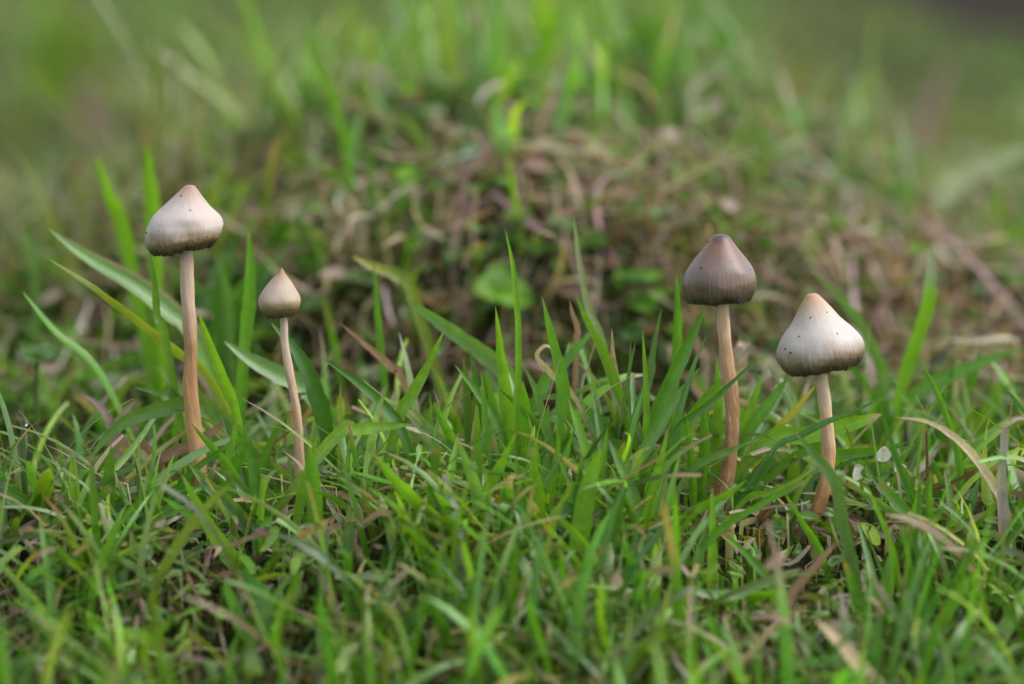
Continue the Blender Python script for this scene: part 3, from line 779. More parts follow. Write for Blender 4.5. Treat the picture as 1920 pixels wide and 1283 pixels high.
def build_straws():
    def straw(label, pts, w, col, Y, **kw):
        o = hero_blade('dry_grass_blade', None, pts, w, col, Y, **kw)
        tag(o, label, 'dry grass', 'dry blades and stems in the grass')
    straw('short upright pale straw blade above the middle of the turf', [(1147, 615), (1150, 673), (1160, 728), (1165, 780)], 12, 's', 0.006, fold=.7)
    straw('small curled straw loop beside the broad middle blade', [(1036, 668), (1032, 652), (1022, 648), (1010, 658), (1008, 672), (1026, 692), (1043, 712), (1075, 740)], 9, 's', 0.004)
    straw('thin wavy orange straw behind the middle blades', [(1068, 564), (1074, 590), (1083, 619), (1080, 670)], 11, 't', 0.016)
    straw('pale straw arching over the lower corner right of the cream mushroom', [(1678, 783), (1735, 789), (1778, 811), (1822, 850), (1866, 912), (1885, 960)], 16, (.74, .60, .40), -0.014, waist=.1, fold=.5, roll=0., mat=DRY)
    straw('weathered grey upright dead stem behind the arching straw', [(1885, 802), (1879, 877), (1880, 940), (1881, 1000)], 18, 'w', -0.016, fold=.5, blunt=True, roll=0.)
    straw('short brown dead stem standing under the bowed blade', [(1737, 807), (1738, 850), (1739, 898), (1742, 930)], 7, 'n', 0.0, blunt=True, fold=1)
    straw('broken brown straw lying aslant beneath the arching straw', [(1833, 881), (1790, 903), (1743, 925), (1720, 950)], 8, 'n', -0.003, blunt=True, fold=.8)
    straw('thin forked brown straw next to the bowed blade', [(1769, 895), (1780, 925), (1790, 960)], 6, 't', -0.002, blunt=True)
    straw('frayed tan dead leaf at the base of the bowed blade', [(1808, 975), (1770, 968), (1735, 950)], 16, 't', -0.002, blunt=True)
    straw('wide tan dead blade slanting behind the foot of the tallest mushroom', [(442, 783), (400, 808), (358, 833), (295, 862), (225, 907)], 20, 't', 0.008, roll=.1)
    straw('short torn orange dead leaf left of the tallest mushroom foot', [(228, 832), (255, 835), (285, 850)], 16, 't', 0.008, blunt=True)
    straw('blurred tan dead blade sloping in the near foreground', [(1525, 1158), (1580, 1210), (1641, 1283), (1680, 1330)], 30, 's', -0.07)
    straw('soft brown dead blade rising left to right in front of the cream mushroom root', [(1574, 1011), (1530, 1060), (1483, 1120)], 18, 't', -0.04)
    straw('curled pale dead stem in the lower left corner', [(165, 1212), (190, 1225), (203, 1250), (195, 1285), (170, 1310)], 10, 's', -0.06, fold=.8)
    straw('upright tan straw stub behind the moss sprig', [(900, 725), (897, 770), (890, 830)], 14, 's', 0.003, blunt=True)
    straw('pale torn dead leaf behind the moss sprig', [(826, 820), (808, 850), (790, 885)], 14, 'w', -0.001, blunt=True)
    straw('orange dead stalk near the lower right corner', [(1880, 1170), (1868, 1230), (1860, 1290)], 16, 't', -0.05)
    straw('forked pale dead blade left of the tallest mushroom', [(150, 735), (190, 765), (210, 800), (220, 830)], 16, 'r', 0.016)
    straw('short pale dead blade meeting the forked one', [(255, 748), (235, 775), (218, 810)], 16, 'w', 0.016)
    straw('thin straw lying across the gap right of the smallest mushroom', [(636, 605), (690, 650), (735, 690), (755, 712)], 14, 't', 0.02)
    # on the bank behind, out of focus
    def bank_straw(label, pts, w, col, Y, **kw):
        lx, ly = max(pts, key=lambda q: q[1])
        straw(label, pts, w * .8, col, bank_Y(lx, ly + 10) - .006, **kw)
    bank_straw('wavy pale straw lying on the bank above the brown mushroom', [(1050, 330), (1100, 350), (1150, 368), (1180, 375), (1212, 405)], 11, 'w', 0.10, root=False)
    bank_straw('pale arched stem on the bank, standing like a hook', [(1218, 245), (1238, 280), (1245, 320), (1235, 370)], 18, 'w', 0.13)
    bank_straw('pinkish stem arching over the clover on the bank', [(935, 375), (890, 380), (862, 410), (852, 460), (850, 500)], 15, 'r', 0.085)
    bank_straw('thick pinkish white stem slanting on the bank above the clover', [(915, 352), (960, 388), (1000, 420), (1040, 440)], 20, 'r', 0.09, root=False)
    bank_straw('long pale blurred blade arching in from the right edge', [(1960, 270), (1880, 295), (1800, 335), (1740, 385), (1700, 420)], 56, (.42, .46, .36), 0.17, mat=GRASS, roll=0.)
    bank_straw('blurred tall tan blade standing at the far right', [(1790, 90), (1755, 180), (1720, 270)], 34, 'r', 0.28)
    bank_straw('blurred tan dead blade lower on the right of the bank', [(1780, 210), (1745, 280), (1720, 330)], 24, 't', 0.22)
    bank_straw('very blurred pale pink dead leaf at the upper left', [(150, 130), (160, 200), (185, 260)], 60, 'r', 0.30)
    bank_straw('crumpled tan dead leaf on the bank left of the smallest mushroom cap', [(440, 350), (470, 385), (500, 430)], 24, 'r', 0.06)
    bank_straw('curled pale dead leaf on the bank above the smallest mushroom', [(540, 385), (560, 400), (572, 430), (560, 470)], 22, 'w', 0.06)
    bank_straw('hanging tan dead leaf on the bank above the wide leaning blades', [(655, 390), (650, 430), (640, 480)], 26, 's', 0.06)

# ------------------------------------------------------------------ clover
def leaflet(c, d, nrm, size, col, back):
    """heart-shaped leaflet from its base point c along d; nrm = upper face"""
    s = np.cross(nrm, d)
    pts = []; n = 14
    us = np.linspace(0, 1, 9)
    V = []; C = []; B = []
    for u in us:
        hw = 0.52 * math.sin(math.pi * min(1, u ** .75 * .93 + .02)) ** .8
        for k in (-1, -.5, 0, .5, 1):
            notch = -0.10 * (1 - abs(k)) * max(0, u - .75) / .25 - 0.05 * k * k * u
            p = c + d * size * (u + notch) + s * size * hw * k + nrm * size * (0.16 * abs(k) - 0.10 * u * u)
            V.append(p)
            pale = math.exp(-((u - .55 + .15 * abs(k)) / .08) ** 2) * .5
            cc = np.array(col) * (1 - pale) + np.array([.22, .30, .15]) * pale
            C.append(cc); B.append((k, u, 0))
    i0 = (np.arange(8)[:, None] * 5 + np.arange(4)[None, :]).ravel()
    F = np.stack([i0, i0 + 1, i0 + 6, i0 + 5], 1)
    return np.array(V), F, np.array(C), np.array(B)

def tube(P, rad, n=8, segs=14):
    C = catmull(P, segs)
    T = np.gradient(C, axis=0); T /= np.linalg.norm(T, axis=1)[:, None]
    a = np.cross(T, np.array([[0.31, 0.93, 0.17]])); a /= np.linalg.norm(a, axis=1)[:, None]
    b = np.cross(T, a)
    r = np.interp(np.linspace(0, 1, segs + 1), np.linspace(0, 1, len(rad)), rad)
    ang = np.linspace(0, 2 * np.pi, n, endpoint=False)
    V = C[:, None, :] + r[:, None, None] * (np.cos(ang)[None, :, None] * a[:, None, :] + np.sin(ang)[None, :, None] * b[:, None, :])
    F = []
    for i in range(segs):
        for j in range(n):
            F.append((i * n + j, i * n + (j + 1) % n, (i + 1) * n + (j + 1) % n, (i + 1) * n + j))
    return V.reshape(-1, 3), np.array(F)

def attr_of(V, col):
    return {'Col': ('FLOAT_COLOR', np.repeat(np.array(col, dtype=float)[None, :], len(V), 0)), 'bl': ('FLOAT_VECTOR', np.zeros((len(V), 3)))}

def clover(label, px, py, Y, size_px, col, tilt=0.6, az=None, stalk=42):
    bk = 0.001
    if Y > .04: Y = bank_Y(px, py + 12) - .008; bk = .008
    hub = at(px, py, Y); sz = size_px * pxsize(Y)
    g = gz(hub[0], hub[1] + bk)
    hub[2] = max(hub[2], gz(hub[0], hub[1]) + .002)
    o0 = np.array([hub[0], hub[1] + bk, g])
    root = empty('clover', o0)
    tag(root, label, 'clover', 'clover plants in the turf')
    P = np.array([o0 + [0, 0, -.002], o0 + (hub - o0) * .6 + [rng.normal(0, .0006), .0008, 0], hub])
    V, F = tube(P, [0.0005, 0.0004], 6, 8)
    link('stem', mesh_from('stem', V - o0, F, CLOVER, True, attr_of(V, (.14, .2, .06))), root)
    az = rng.uniform(0, 6.28) if az is None else az
    up = np.array([rng.normal(0, .2), -math.sin(tilt), math.cos(tilt)]); up /= np.linalg.norm(up)
    e1 = np.cross(up, [0.0, 1, 0.3]); e1 /= np.linalg.norm(e1); e2 = np.cross(up, e1)
    for k in range(3):
        a = az + k * 2.094 + rng.normal(0, .15)
        d = e1 * math.cos(a) + e2 * math.sin(a)
        nn = up + d * -0.15 * rng.random(); d = d + up * .25 * rng.random(); d /= np.linalg.norm(d); nn -= d * np.dot(nn, d); nn /= np.linalg.norm(nn)
        V, F, C, B = leaflet(hub, d, nn, sz * rng.uniform(.9, 1.1), np.array(col) * (1 + .12 * rng.normal()), None)
        link('leaflet', mesh_from('leaflet', V - o0, F, CLOVER, True, {'Col': ('FLOAT_COLOR', C), 'bl': ('FLOAT_VECTOR', B)}), root)

def build_clover():
    G1 = (.12, .29, .02); G2 = (.07, .17, .025); G3 = (.12, .20, .06)
    clover('bright green clover leaf hanging over the dark hollow in the middle', 935, 545, 0.055, 66, (.17, .40, .015), .75, az=0.5, stalk=66)
    clover('pale blurred clover behind the bright clover leaf', 865, 480, 0.075, 50, G3, 0.15)
    clover('small clover leaf on the bank right of the tallest thin blade', 1110, 460, 0.075, 40, G1, 0.30)
    clover('dark clover leaf among the thatch above the smallest mushroom', 770, 445, 0.065, 55, G2, 0.05)
    clover('pale round clover leaf beside the dark gap behind the smallest mushroom', 685, 525, 0.05, 55, G3, 0.25)
    clover('shaded clover behind the cap of the brown mushroom', 1190, 530, 0.055, 60, G1, 0.20)
    clover('low blurred clover right under the brown mushroom cap', 1215, 570, 0.045, 50, G1, 0.35)
    clover('dusky clover leaf by the dark gap at the left edge', 70, 670, 0.035, 46, G2, 0.30)
    clover('tiny clover in the foreground under the hanging droplet', 345, 1105, -0.022, 34, G2, 0.20)
    clover('blurred clover on the thatch slope over the cream mushroom', 1620, 470, 0.12, 50, G1, 0.10)
    clover('blurred bright clover at the right edge of the bank', 1870, 400, 0.12, 52, G1, 0.30)
    clover('clover leaf low on the bank below the pinkish stem', 1010, 470, 0.075, 46, G2, 0.00)
    clover('pale clover leaf at the left edge of the bank', 40, 380, 0.09, 52, G3, 0.25)
    clover('clover among the dead leaves on the bank beside the smallest mushroom cap', 600, 350, 0.10, 52, G2, 0.10)
    clover('blurred clover on the bank midway over the hook-shaped stem', 1150, 300, 0.16, 52, G1, 0.20)
    # many more leaflets, joined
    n = 9500
    x, y = scatter(n, -0.2, 0.30, clump_scale=24, seed=61, p_fn=lambda a, b: np.where(b > 0.07, 1.0, np.where(b > .03, .10, 0.35)) * (1 - .9 * hollow(a, b)))
    pal = np.array([(.10, .25, .03), (.06, .16, .03), (.12, .22, .08), (.16, .33, .03), (.14, .16, .05), (.30, .19, .14), (.26, .36, .20), (.18, .36, .03), (.40, .31, .26), (.20, .34, .08)])
    pv, pf, pc, pb = leaflet(np.zeros(3), np.array([1.0, 0, 0]), np.array([0, 0, 1.0]), 1.0, (1, 1, 1), None)
    pale = (1 - pc[:, :1]) / .78
    h = ground_z(x, y) + rng.uniform(.0010, .007, n) * np.where(y > .06, 1.5, 1.0)
    y = y - np.where((y > .06) & (y < .14), rng.uniform(0, .005, n), 0)
    a = rng.uniform(0, 6.28, n)
    d = np.stack([np.cos(a), np.sin(a), rng.normal(0, .35, n)], 1); d /= np.linalg.norm(d, axis=1)[:, None]
    up = np.stack([rng.normal(0, .4, n), -.3 + rng.normal(0, .4, n), np.ones(n)], 1); up -= d * (up * d).sum(1)[:, None]; up /= np.linalg.norm(up, axis=1)[:, None]
    sd_ = np.cross(up, d)
    sz = rng.uniform(.0012, .0034, n) * np.where(y < .05, 1, 1.75)
    asp = rng.uniform(.45, 1.0, n)
    V = (np.stack([x, y, h], 1)[:, None, :] + sz[:, None, None] * (pv[None, :, 0:1] * d[:, None, :] + pv[None, :, 1:2] * asp[:, None, None] * sd_[:, None, :] + pv[None, :, 2:3] * rng.uniform(-.5, 2.2, n)[:, None, None] * up[:, None, :]))
    cc = pal[rng.integers(len(pal), size=n)] * (1 + .15 * rng.normal(size=(n, 1)))
    k = rng.random(n)[:, None, None] * .6 * pale[None, :, :]
    C = cc[:, None, :] * (1 - k) + np.array([.24, .32, .17]) * k
    Vs = [V.reshape(-1, 3)]; Cs = [C.reshape(-1, 3)]; Bs = [np.tile(pb, (n, 1))]
    Fs = [(pf[None] + (np.arange(n) * len(pv))[:, None, None]).reshape(-1, 4)]
    me = mesh_from('leaflets', np.vstack(Vs), np.vstack(Fs), CLOVER, True, {'Col': ('FLOAT_COLOR', np.vstack(Cs)), 'bl': ('FLOAT_VECTOR', np.vstack(Bs))})
    tag(link('ground_cover', me), 'small round leaves of low ground cover between the grass', 'ground cover', kind='stuff')

# ------------------------------------------------------------------ mushrooms
def cap_material(name, stops, rim_dark, stria, rough, coat, speck, sss):
    m, n, out = new_mat(name)
    at_ = nd(n, 'ShaderNodeAttribute', attribute_name='cap')   # x: cos a, y: sin a, z: t
    sp = nd(n, 'ShaderNodeSeparateXYZ'); n.links.new(at_.outputs['Vector'], sp.inputs[0])
    t = sp.outputs[2]
    tc = nd(n, 'ShaderNodeTexCoord')
    n1 = nd(n, 'ShaderNodeTexNoise'); n1.inputs['Scale'].default_value = 260; n1.inputs['Detail'].default_value = 4
    n.links.new(tc.outputs['Object'], n1.inputs['Vector'])
    # radial streaks: noise on the direction round the cap, nearly constant along it
    cb = nd(n, 'ShaderNodeCombineXYZ')
    n.links.new(sp.outputs[0], cb.inputs[0]); n.links.new(sp.outputs[1], cb.inputs[1])
    n.links.new(mathn(n, 'MULTIPLY', t, 0.12), cb.inputs[2])
    st = nd(n, 'ShaderNodeTexNoise'); st.inputs['Scale'].default_value = 20; st.inputs['Detail'].default_value = 3; st.inputs['Roughness'].default_value = .6
    n.links.new(cb.outputs[0], st.inputs['Vector'])
    tw = mathn(n, 'ADD', t, mathn(n, 'MULTIPLY', mathn(n, 'SUBTRACT', n1.outputs['Fac'], 0.5), 0.24))
    tw = mathn(n, 'ADD', tw, mathn(n, 'MULTIPLY', mathn(n, 'SUBTRACT', st.outputs['Fac'], 0.5), 0.16))
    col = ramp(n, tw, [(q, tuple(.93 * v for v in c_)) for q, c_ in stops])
    big = nd(n, 'ShaderNodeTexNoise'); big.inputs['Scale'].default_value = 130; big.inputs['Detail'].default_value = 5; big.inputs['Roughness'].default_value = .65
    n.links.new(tc.outputs['Object'], big.inputs['Vector'])
    mot = ramp(n, big.outputs['Fac'], [(0.40, (0, 0, 0)), (0.68, (1, 1, 1))])
    col = mix(n, mathn(n, 'MULTIPLY', mot, 0.62), col, mix(n, 1.0, col, (0.84, 0.70, 0.56), 'MULTIPLY'))
    fib = nd(n, 'ShaderNodeTexNoise'); fib.inputs['Scale'].default_value = 46; fib.inputs['Detail'].default_value = 4; fib.inputs['Roughness'].default_value = .7
    n.links.new(cb.outputs[0], fib.inputs['Vector'])
    fr = ramp(n, fib.outputs['Fac'], [(0.35, (0.91, 0.89, 0.87)), (0.6, (1.03, 1.03, 1.03))])
    col = mix(n, 1.0, col, fr, 'MULTIPLY')
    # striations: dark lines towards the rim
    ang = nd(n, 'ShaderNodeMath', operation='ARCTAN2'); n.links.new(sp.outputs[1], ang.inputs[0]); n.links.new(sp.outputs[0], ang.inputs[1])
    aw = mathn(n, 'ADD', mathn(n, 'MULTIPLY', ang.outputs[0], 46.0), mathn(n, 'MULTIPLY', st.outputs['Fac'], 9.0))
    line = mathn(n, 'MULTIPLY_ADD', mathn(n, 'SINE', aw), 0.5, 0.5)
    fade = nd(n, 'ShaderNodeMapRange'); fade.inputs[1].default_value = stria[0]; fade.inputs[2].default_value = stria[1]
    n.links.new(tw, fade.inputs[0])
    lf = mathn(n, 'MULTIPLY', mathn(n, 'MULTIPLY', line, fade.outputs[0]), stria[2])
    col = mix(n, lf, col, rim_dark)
    # specks of dirt
    vo = nd(n, 'ShaderNodeTexVoronoi'); vo.inputs['Scale'].default_value = 620
    n.links.new(tc.outputs['Object'], vo.inputs['Vector'])
    vs = nd(n, 'ShaderNodeSeparateColor'); n.links.new(vo.outputs['Color'], vs.inputs[0])
    dot = mathn(n, 'MULTIPLY', mathn(n, 'LESS_THAN', vo.outputs['Distance'], 0.22), mathn(n, 'GREATER_THAN', vs.outputs[0], 1 - speck))
    col = mix(n, mathn(n, 'MULTIPLY', dot, mathn(n, 'MULTIPLY', vs.outputs[1], .7)), col, (0.16, 0.09, 0.05))
    p = nd(n, 'ShaderNodeBsdfPrincipled')
    n.links.new(col, p.inputs['Base Color'])
    n.links.new(mathn(n, 'MULTIPLY_ADD', big.outputs['Fac'], -.35, rough + .2), p.inputs['Roughness'])
    p.inputs['Specular IOR Level'].default_value = 0.35
    p.inputs['Coat Weight'].default_value = coat; p.inputs['Coat Roughness'].default_value = 0.28
    p.inputs['Subsurface Weight'].default_value = sss
    p.inputs['Subsurface Radius'].default_value = (0.0016, 0.0010, 0.0007); p.inputs['Subsurface Scale'].default_value = 1.0
    b1 = nd(n, 'ShaderNodeBump'); b1.inputs['Strength'].default_value = 0.22; b1.inputs['Distance'].default_value = 0.0003
    n.links.new(mathn(n, 'ADD', st.outputs['Fac'], mathn(n, 'MULTIPLY', fib.outputs['Fac'], .8)), b1.inputs['Height'])
    b2 = nd(n, 'ShaderNodeBump'); b2.inputs['Strength'].default_value = 0.45; b2.inputs['Distance'].default_value = 0.0002
    n.links.new(n1.outputs['Fac'], b2.inputs['Height']); n.links.new(b1.outputs[0], b2.inputs['Normal'])
    b3 = nd(n, 'ShaderNodeBump'); b3.inputs['Strength'].default_value = 0.12; b3.inputs['Distance'].default_value = 0.00015
    n.links.new(mathn(n, 'MULTIPLY', line, fade.outputs[0]), b3.inputs['Height']); n.links.new(b2.outputs[0], b3.inputs['Normal'])
    n.links.new(b3.outputs[0], p.inputs['Normal'])
    n.links.new(p.outputs[0], out.inputs['Surface'])
    return m

def stem_material(name, stops, fibre):
    m, n, out = new_mat(name)
    at_ = nd(n, 'ShaderNodeAttribute', attribute_name='cap')
    sp = nd(n, 'ShaderNodeSeparateXYZ'); n.links.new(at_.outputs['Vector'], sp.inputs[0])
    cb = nd(n, 'ShaderNodeCombineXYZ')
    n.links.new(sp.outputs[0], cb.inputs[0]); n.links.new(sp.outputs[1], cb.inputs[1]); n.links.new(mathn(n, 'MULTIPLY', sp.outputs[2], 5.0), cb.inputs[2])
    n1 = nd(n, 'ShaderNodeTexNoise'); n1.inputs['Scale'].default_value = 4.2; n1.inputs['Detail'].default_value = 6; n1.inputs['Roughness'].default_value = .72
    n.links.new(cb.outputs[0], n1.inputs['Vector'])
    tc = nd(n, 'ShaderNodeTexCoord')
    n2 = nd(n, 'ShaderNodeTexNoise'); n2.inputs['Scale'].default_value = 320; n2.inputs['Detail'].default_value = 3
    n.links.new(tc.outputs['Object'], n2.inputs['Vector'])
    tw = mathn(n, 'ADD', sp.outputs[2], mathn(n, 'MULTIPLY', mathn(n, 'SUBTRACT', n2.outputs['Fac'], .5), .22))
    col = ramp(n, tw, stops)
    f = ramp(n, n1.outputs['Fac'], [(0.52, (0, 0, 0)), (0.66, (1, 1, 1))])
    col = mix(n, mathn(n, 'MULTIPLY', f, fibre), col, (0.74, 0.60, 0.47))
    d = ramp(n, n1.outputs['Fac'], [(0.28, (1, 1, 1)), (0.42, (0, 0, 0))])
    col = mix(n, mathn(n, 'MULTIPLY', d, 0.35), col, (0.24, 0.12, 0.05))
    p = nd(n, 'ShaderNodeBsdfPrincipled'); p.inputs['Roughness'].default_value = 0.55; p.inputs['Specular IOR Level'].default_value = 0.3
    n.links.new(col, p.inputs['Base Color'])
    p.inputs['Subsurface Weight'].default_value = 0.15; p.inputs['Subsurface Radius'].default_value = (0.0008, 0.0005, 0.0003); p.inputs['Subsurface Scale'].default_value = 1
    b = nd(n, 'ShaderNodeBump'); b.inputs['Strength'].default_value = .9; b.inputs['Distance'].default_value = .0003
    n.links.new(n1.outputs['Fac'], b.inputs['Height']); n.links.new(b.outputs[0], p.inputs['Normal'])
    n.links.new(p.outputs[0], out.inputs['Surface'])
    return m

def plain(name, col, rough=.7):
    m, n, out = new_mat(name)
    tc = nd(n, 'ShaderNodeTexCoord')
    q = nd(n, 'ShaderNodeTexNoise'); q.inputs['Scale'].default_value = 500; q.inputs['Detail'].default_value = 4
    n.links.new(tc.outputs['Object'], q.inputs['Vector'])
    c = ramp(n, q.outputs['Fac'], [(.3, tuple(v * .6 for v in col)), (.7, tuple(min(1, v * 1.35) for v in col))])
    p = nd(n, 'ShaderNodeBsdfPrincipled'); p.inputs['Roughness'].default_value = rough
    n.links.new(c, p.inputs['Base Color'])
    b = nd(n, 'ShaderNodeBump'); b.inputs['Strength'].default_value = .6; b.inputs['Distance'].default_value = .0004
    n.links.new(q.outputs['Fac'], b.inputs['Height']); n.links.new(b.outputs[0], p.inputs['Normal'])
    n.links.new(p.outputs[0], out.inputs['Surface'])
    return m

GILL = plain('gills', (0.075, 0.055, 0.045))
SPECK = plain('dirt_speck', (0.11, 0.07, 0.045), .8)

def blob_mesh(name, r, mat, seed=0, squash=.7):
    import bmesh
    bm = bmesh.new(); bmesh.ops.create_icosphere(bm, subdivisions=2, radius=r)
    g = np.random.default_rng(seed)
    k = g.normal(size=(4, 3)) / r * 1.3
    for v in bm.verts:
        s = 1 + .16 * sum(math.sin(float(np.dot(q, v.co)) + i) for i, q in enumerate(k)) / 2
        v.co = v.co * s; v.co.z *= squash
    me = bpy.data.meshes.new(name); bm.to_mesh(me); bm.free()
    for p in me.polygons: p.use_smooth = True
    me.materials.append(mat)
    return me

def mushroom(label, cap_px, Rpx, Hpx, prof, stem_px, stem_w, Y, capmat, stemmat, apex_dx=0.0, tilt=0.0, rimslope=0.0, rag=0.02,
             wrinkle=0.01, specks=(), seed=0, Ybase=None, dimple=0.0):
    g = np.random.default_rng(seed)
    s = pxsize(Y)
    Yb = Y if Ybase is None else Ybase
    # stem points top -> base
    m = len(stem_px)
    W = [at(px, py, Y + (Yb - Y) * i / (m - 1)) for i, (px, py) in enumerate(stem_px)]
    p = W[-1].copy(); d = W[-1] - W[-2]; d /= np.linalg.norm(d); d = d * .7 + np.array([0, 0, -.5]); d /= np.linalg.norm(d)
    k = 0
    while p[2] > gz(p[0], p[1]) - .003 and k < 40:
        p = p + d * .001; k += 1
    if k > 1: W.append(p)
    W = np.array(W)
    o0 = np.array([W[-1][0], W[-1][1], gz(W[-1][0], W[-1][1])])
    root = empty('mushroom', o0); tag(root, label, 'mushroom', 'small conical-capped mushrooms')
    capc = at(cap_px[0], cap_px[1], Y)          # rim centre
    # ---- cap
    Rw, Hw = Rpx * s, Hpx * s
    pr = np.array(prof)
    rows = 60; seg = 144
    # smooth profile through arc length (catmull)
    pf = catmull(np.column_stack([pr[:, 0], pr[:, 1], np.zeros(len(pr))]), rows)[:, :2]
    pf[:, 0] = np.maximum(pf[:, 0], 0); pf[0] = (0, 0)
    # turned-in edge
    rimr = pf[-1, 0]
    lip = np.array([[rimr - .035, 1.012], [rimr - .08, 1.0], [rimr - .12, .965], [rimr - .15, .91], [rimr - .17, .84]])
    full = np.vstack([pf, lip])
    nr = len(full)
    ang = np.linspace(0, 2 * np.pi, seg, endpoint=False)
    A = ang[None, :]
    tt = np.maximum.accumulate(np.clip(full[:, 1], 0, 1))[:, None]
    ph = g.uniform(0, 6.28, 12)
    lob = sum((0.5 / (i + 1)) * np.sin((i + 2) * A + ph[i]) for i in range(6))
    hi = sum(np.sin((9 + 5 * i) * A + ph[6 + i]) for i in range(5)) / 5
    wr = wrinkle * (1.7 * lob * sstep(.1, .8, tt) + .18 * hi * sstep(.5, 1, tt) + .5 * np.sin(3 * A + 7 * tt + ph[3]) * sstep(.05, .5, tt) + .35 * np.sin(5 * A - 11 * tt + ph[4]) * sstep(.2, .6, tt))
    crust = vnoise(np.broadcast_to(A * 9 + seed, (nr, seg)), np.broadcast_to(tt * 16, (nr, seg)), 1.0, seed) + .6 * vnoise(np.broadcast_to(A * 21 + seed, (nr, seg)), np.broadcast_to(tt * 34, (nr, seg)), 1.0, seed + 1) - .8
    crust = crust * np.minimum(1, np.minimum(A, 2 * np.pi - A) / .25)
    wr = wr + wrinkle * 1.1 * crust * sstep(.6, .95, tt)
    rr = full[:, 0][:, None] * (1 + wr)
    rim_w = sstep(.86, 1.0, tt)
    jag = 0.55 * np.interp(ang, np.linspace(0, 2 * np.pi, 73), np.r_[(q := g.normal(0, .6, 72) + np.where(g.random(72) < .1, 1.2, 0)), q[:1]])[None, :] + .5 * np.interp(ang, np.linspace(0, 2 * np.pi, 15), np.r_[(q := g.normal(0, .6, 14)), q[:1]])[None, :]
    hh = full[:, 1][:, None] + rim_w * rag * (jag + .8 * lob)
    hgt = (1 - hh) * Hw
    X = rr * np.cos(A) * Rw + (apex_dx * s) * np.clip(1 - full[:, 1][:, None], 0, 1) ** 1.6
    Yc = rr * np.sin(A) * Rw
    Z = hgt + rimslope * X * sstep(.35, 1, tt)
    # dents
    if dimple:
        for _ in range(5):
            a0 = g.uniform(0, 6.28); h0 = g.uniform(.35, .85)
            dd = dimple * Rw * np.exp(-((np.cos(A - a0) - 1) / .12) ** 2 - ((tt - h0) / .13) ** 2)
            X -= dd * np.cos(A); Yc -= dd * np.sin(A)
    V = np.stack([X + 0 * Z, Yc + 0 * Z, Z], axis=2)
    ct, stt = math.cos(tilt), math.sin(tilt)
    def rot(P):
        return np.stack([P[..., 0] * ct - P[..., 2] * stt, P[..., 1], P[..., 0] * stt + P[..., 2] * ct], axis=-1)
    V = rot(V)
    i0 = (np.arange(nr - 1)[:, None] * seg + np.arange(seg)[None, :]).ravel()
    i1 = (np.arange(nr - 1)[:, None] * seg + (np.arange(seg)[None, :] + 1) % seg).ravel()
    F = np.stack([i0, i0 + seg, i1 + seg, i1], 1)
    att = np.stack([np.broadcast_to(np.cos(A), (nr, seg)), np.broadcast_to(np.sin(A), (nr, seg)), np.broadcast_to(tt, (nr, seg))], axis=2)
    loc = capc - o0
    co = link('cap', mesh_from('cap', V.reshape(-1, 3), F, capmat, True, {'cap': ('FLOAT_VECTOR', att.reshape(-1, 3))}), root)
    co.location = Vector(loc)
    # ---- gills: radial lamellae under the cap
    GV, GF = [], []; o = 0; NG = 56
    for j in range(NG):
        a = 2 * np.pi * j / NG + g.normal(0, .01)
        r_out = (rimr - .13) * Rw; r_in = 0.20 * Rw
        for th in (-.0001, .0001):
            pass
        q = []
        for (r, h) in ((r_in, .45), (r_out * .55, .62), (r_out, .86), (r_out, .965 + g.uniform(-.02, .02)), (r_out * .6, .90), (r_in, .72)):
            q.append((r, (1 - h) * Hw))
        e = np.array([-math.sin(a), math.cos(a), 0]) * 0.00009
        for sgn in (-1, 1):
            for (r, z) in q: GV.append(np.array([r * math.cos(a), r * math.sin(a), z]) + e * sgn)
        for (u0, u1, u2, u3) in ((0, 1, 4, 5), (1, 2, 3, 4)):
            GF += [(o + u0, o + u1, o + u2, o + u3), (o + 6 + u3, o + 6 + u2, o + 6 + u1, o + 6 + u0)]
        for u in range(6):
            v = (u + 1) % 6; GF.append((o + u, o + 6 + u, o + 6 + v, o + v))
        o += 12
    # flesh disc the gills hang from
    nb = len(GV)
    for (r, h) in ((.16, .40), (.5 * rimr, .58), (rimr - .15, .85)):
        for a in np.linspace(0, 2 * np.pi, 40, endpoint=False):
            GV.append(np.array([r * Rw * math.cos(a), r * Rw * math.sin(a), (1 - h) * Hw]))
    for i in range(2):
        for j in range(40):
            GF.append((nb + i * 40 + j, nb + i * 40 + (j + 1) % 40, nb + (i + 1) * 40 + (j + 1) % 40, nb + (i + 1) * 40 + j))
    GV = np.array(GV); GV[:, 2] += rimslope * GV[:, 0]
    go = link('gills', mesh_from('gills', rot(GV), np.array(GF), GILL, False), root); go.location = Vector(loc)
    # ---- stem
    top_in = capc + rot(np.array([[0, 0, Hw * .42]]))[0]
    P = np.vstack([top_in, W])
    segs = 70; nn = 36
    C = catmull(P, segs)
    T = np.gradient(C, axis=0); T /= np.linalg.norm(T, axis=1)[:, None]
    e1 = np.cross(T, np.array([[0, 1.0, 0]])); e1 /= np.linalg.norm(e1, axis=1)[:, None]; e2 = np.cross(T, e1)
    tv = np.linspace(0, 1, segs + 1)
    rad = 0.5 * s * np.interp(tv, np.linspace(0, 1, len(stem_w)), stem_w)
    an = np.linspace(0, 2 * np.pi, nn, endpoint=False)
    tws = an[None, :] + 3.0 * tv[:, None]
    rr2 = rad[:, None] * (1 + .05 * np.sin(52 * tv[:, None] + 2 * tws + ph[7]) * .5 + .035 * np.sin(3 * tws + ph[0]) + .03 * np.sin(5 * tws + ph[1]) + .02 * np.sin(11 * tws + 9 * tv[:, None]) + .05 * np.sin(14 * tv[:, None] + ph[2]) + .04 * np.sin(31 * tv[:, None] + ph[5]))
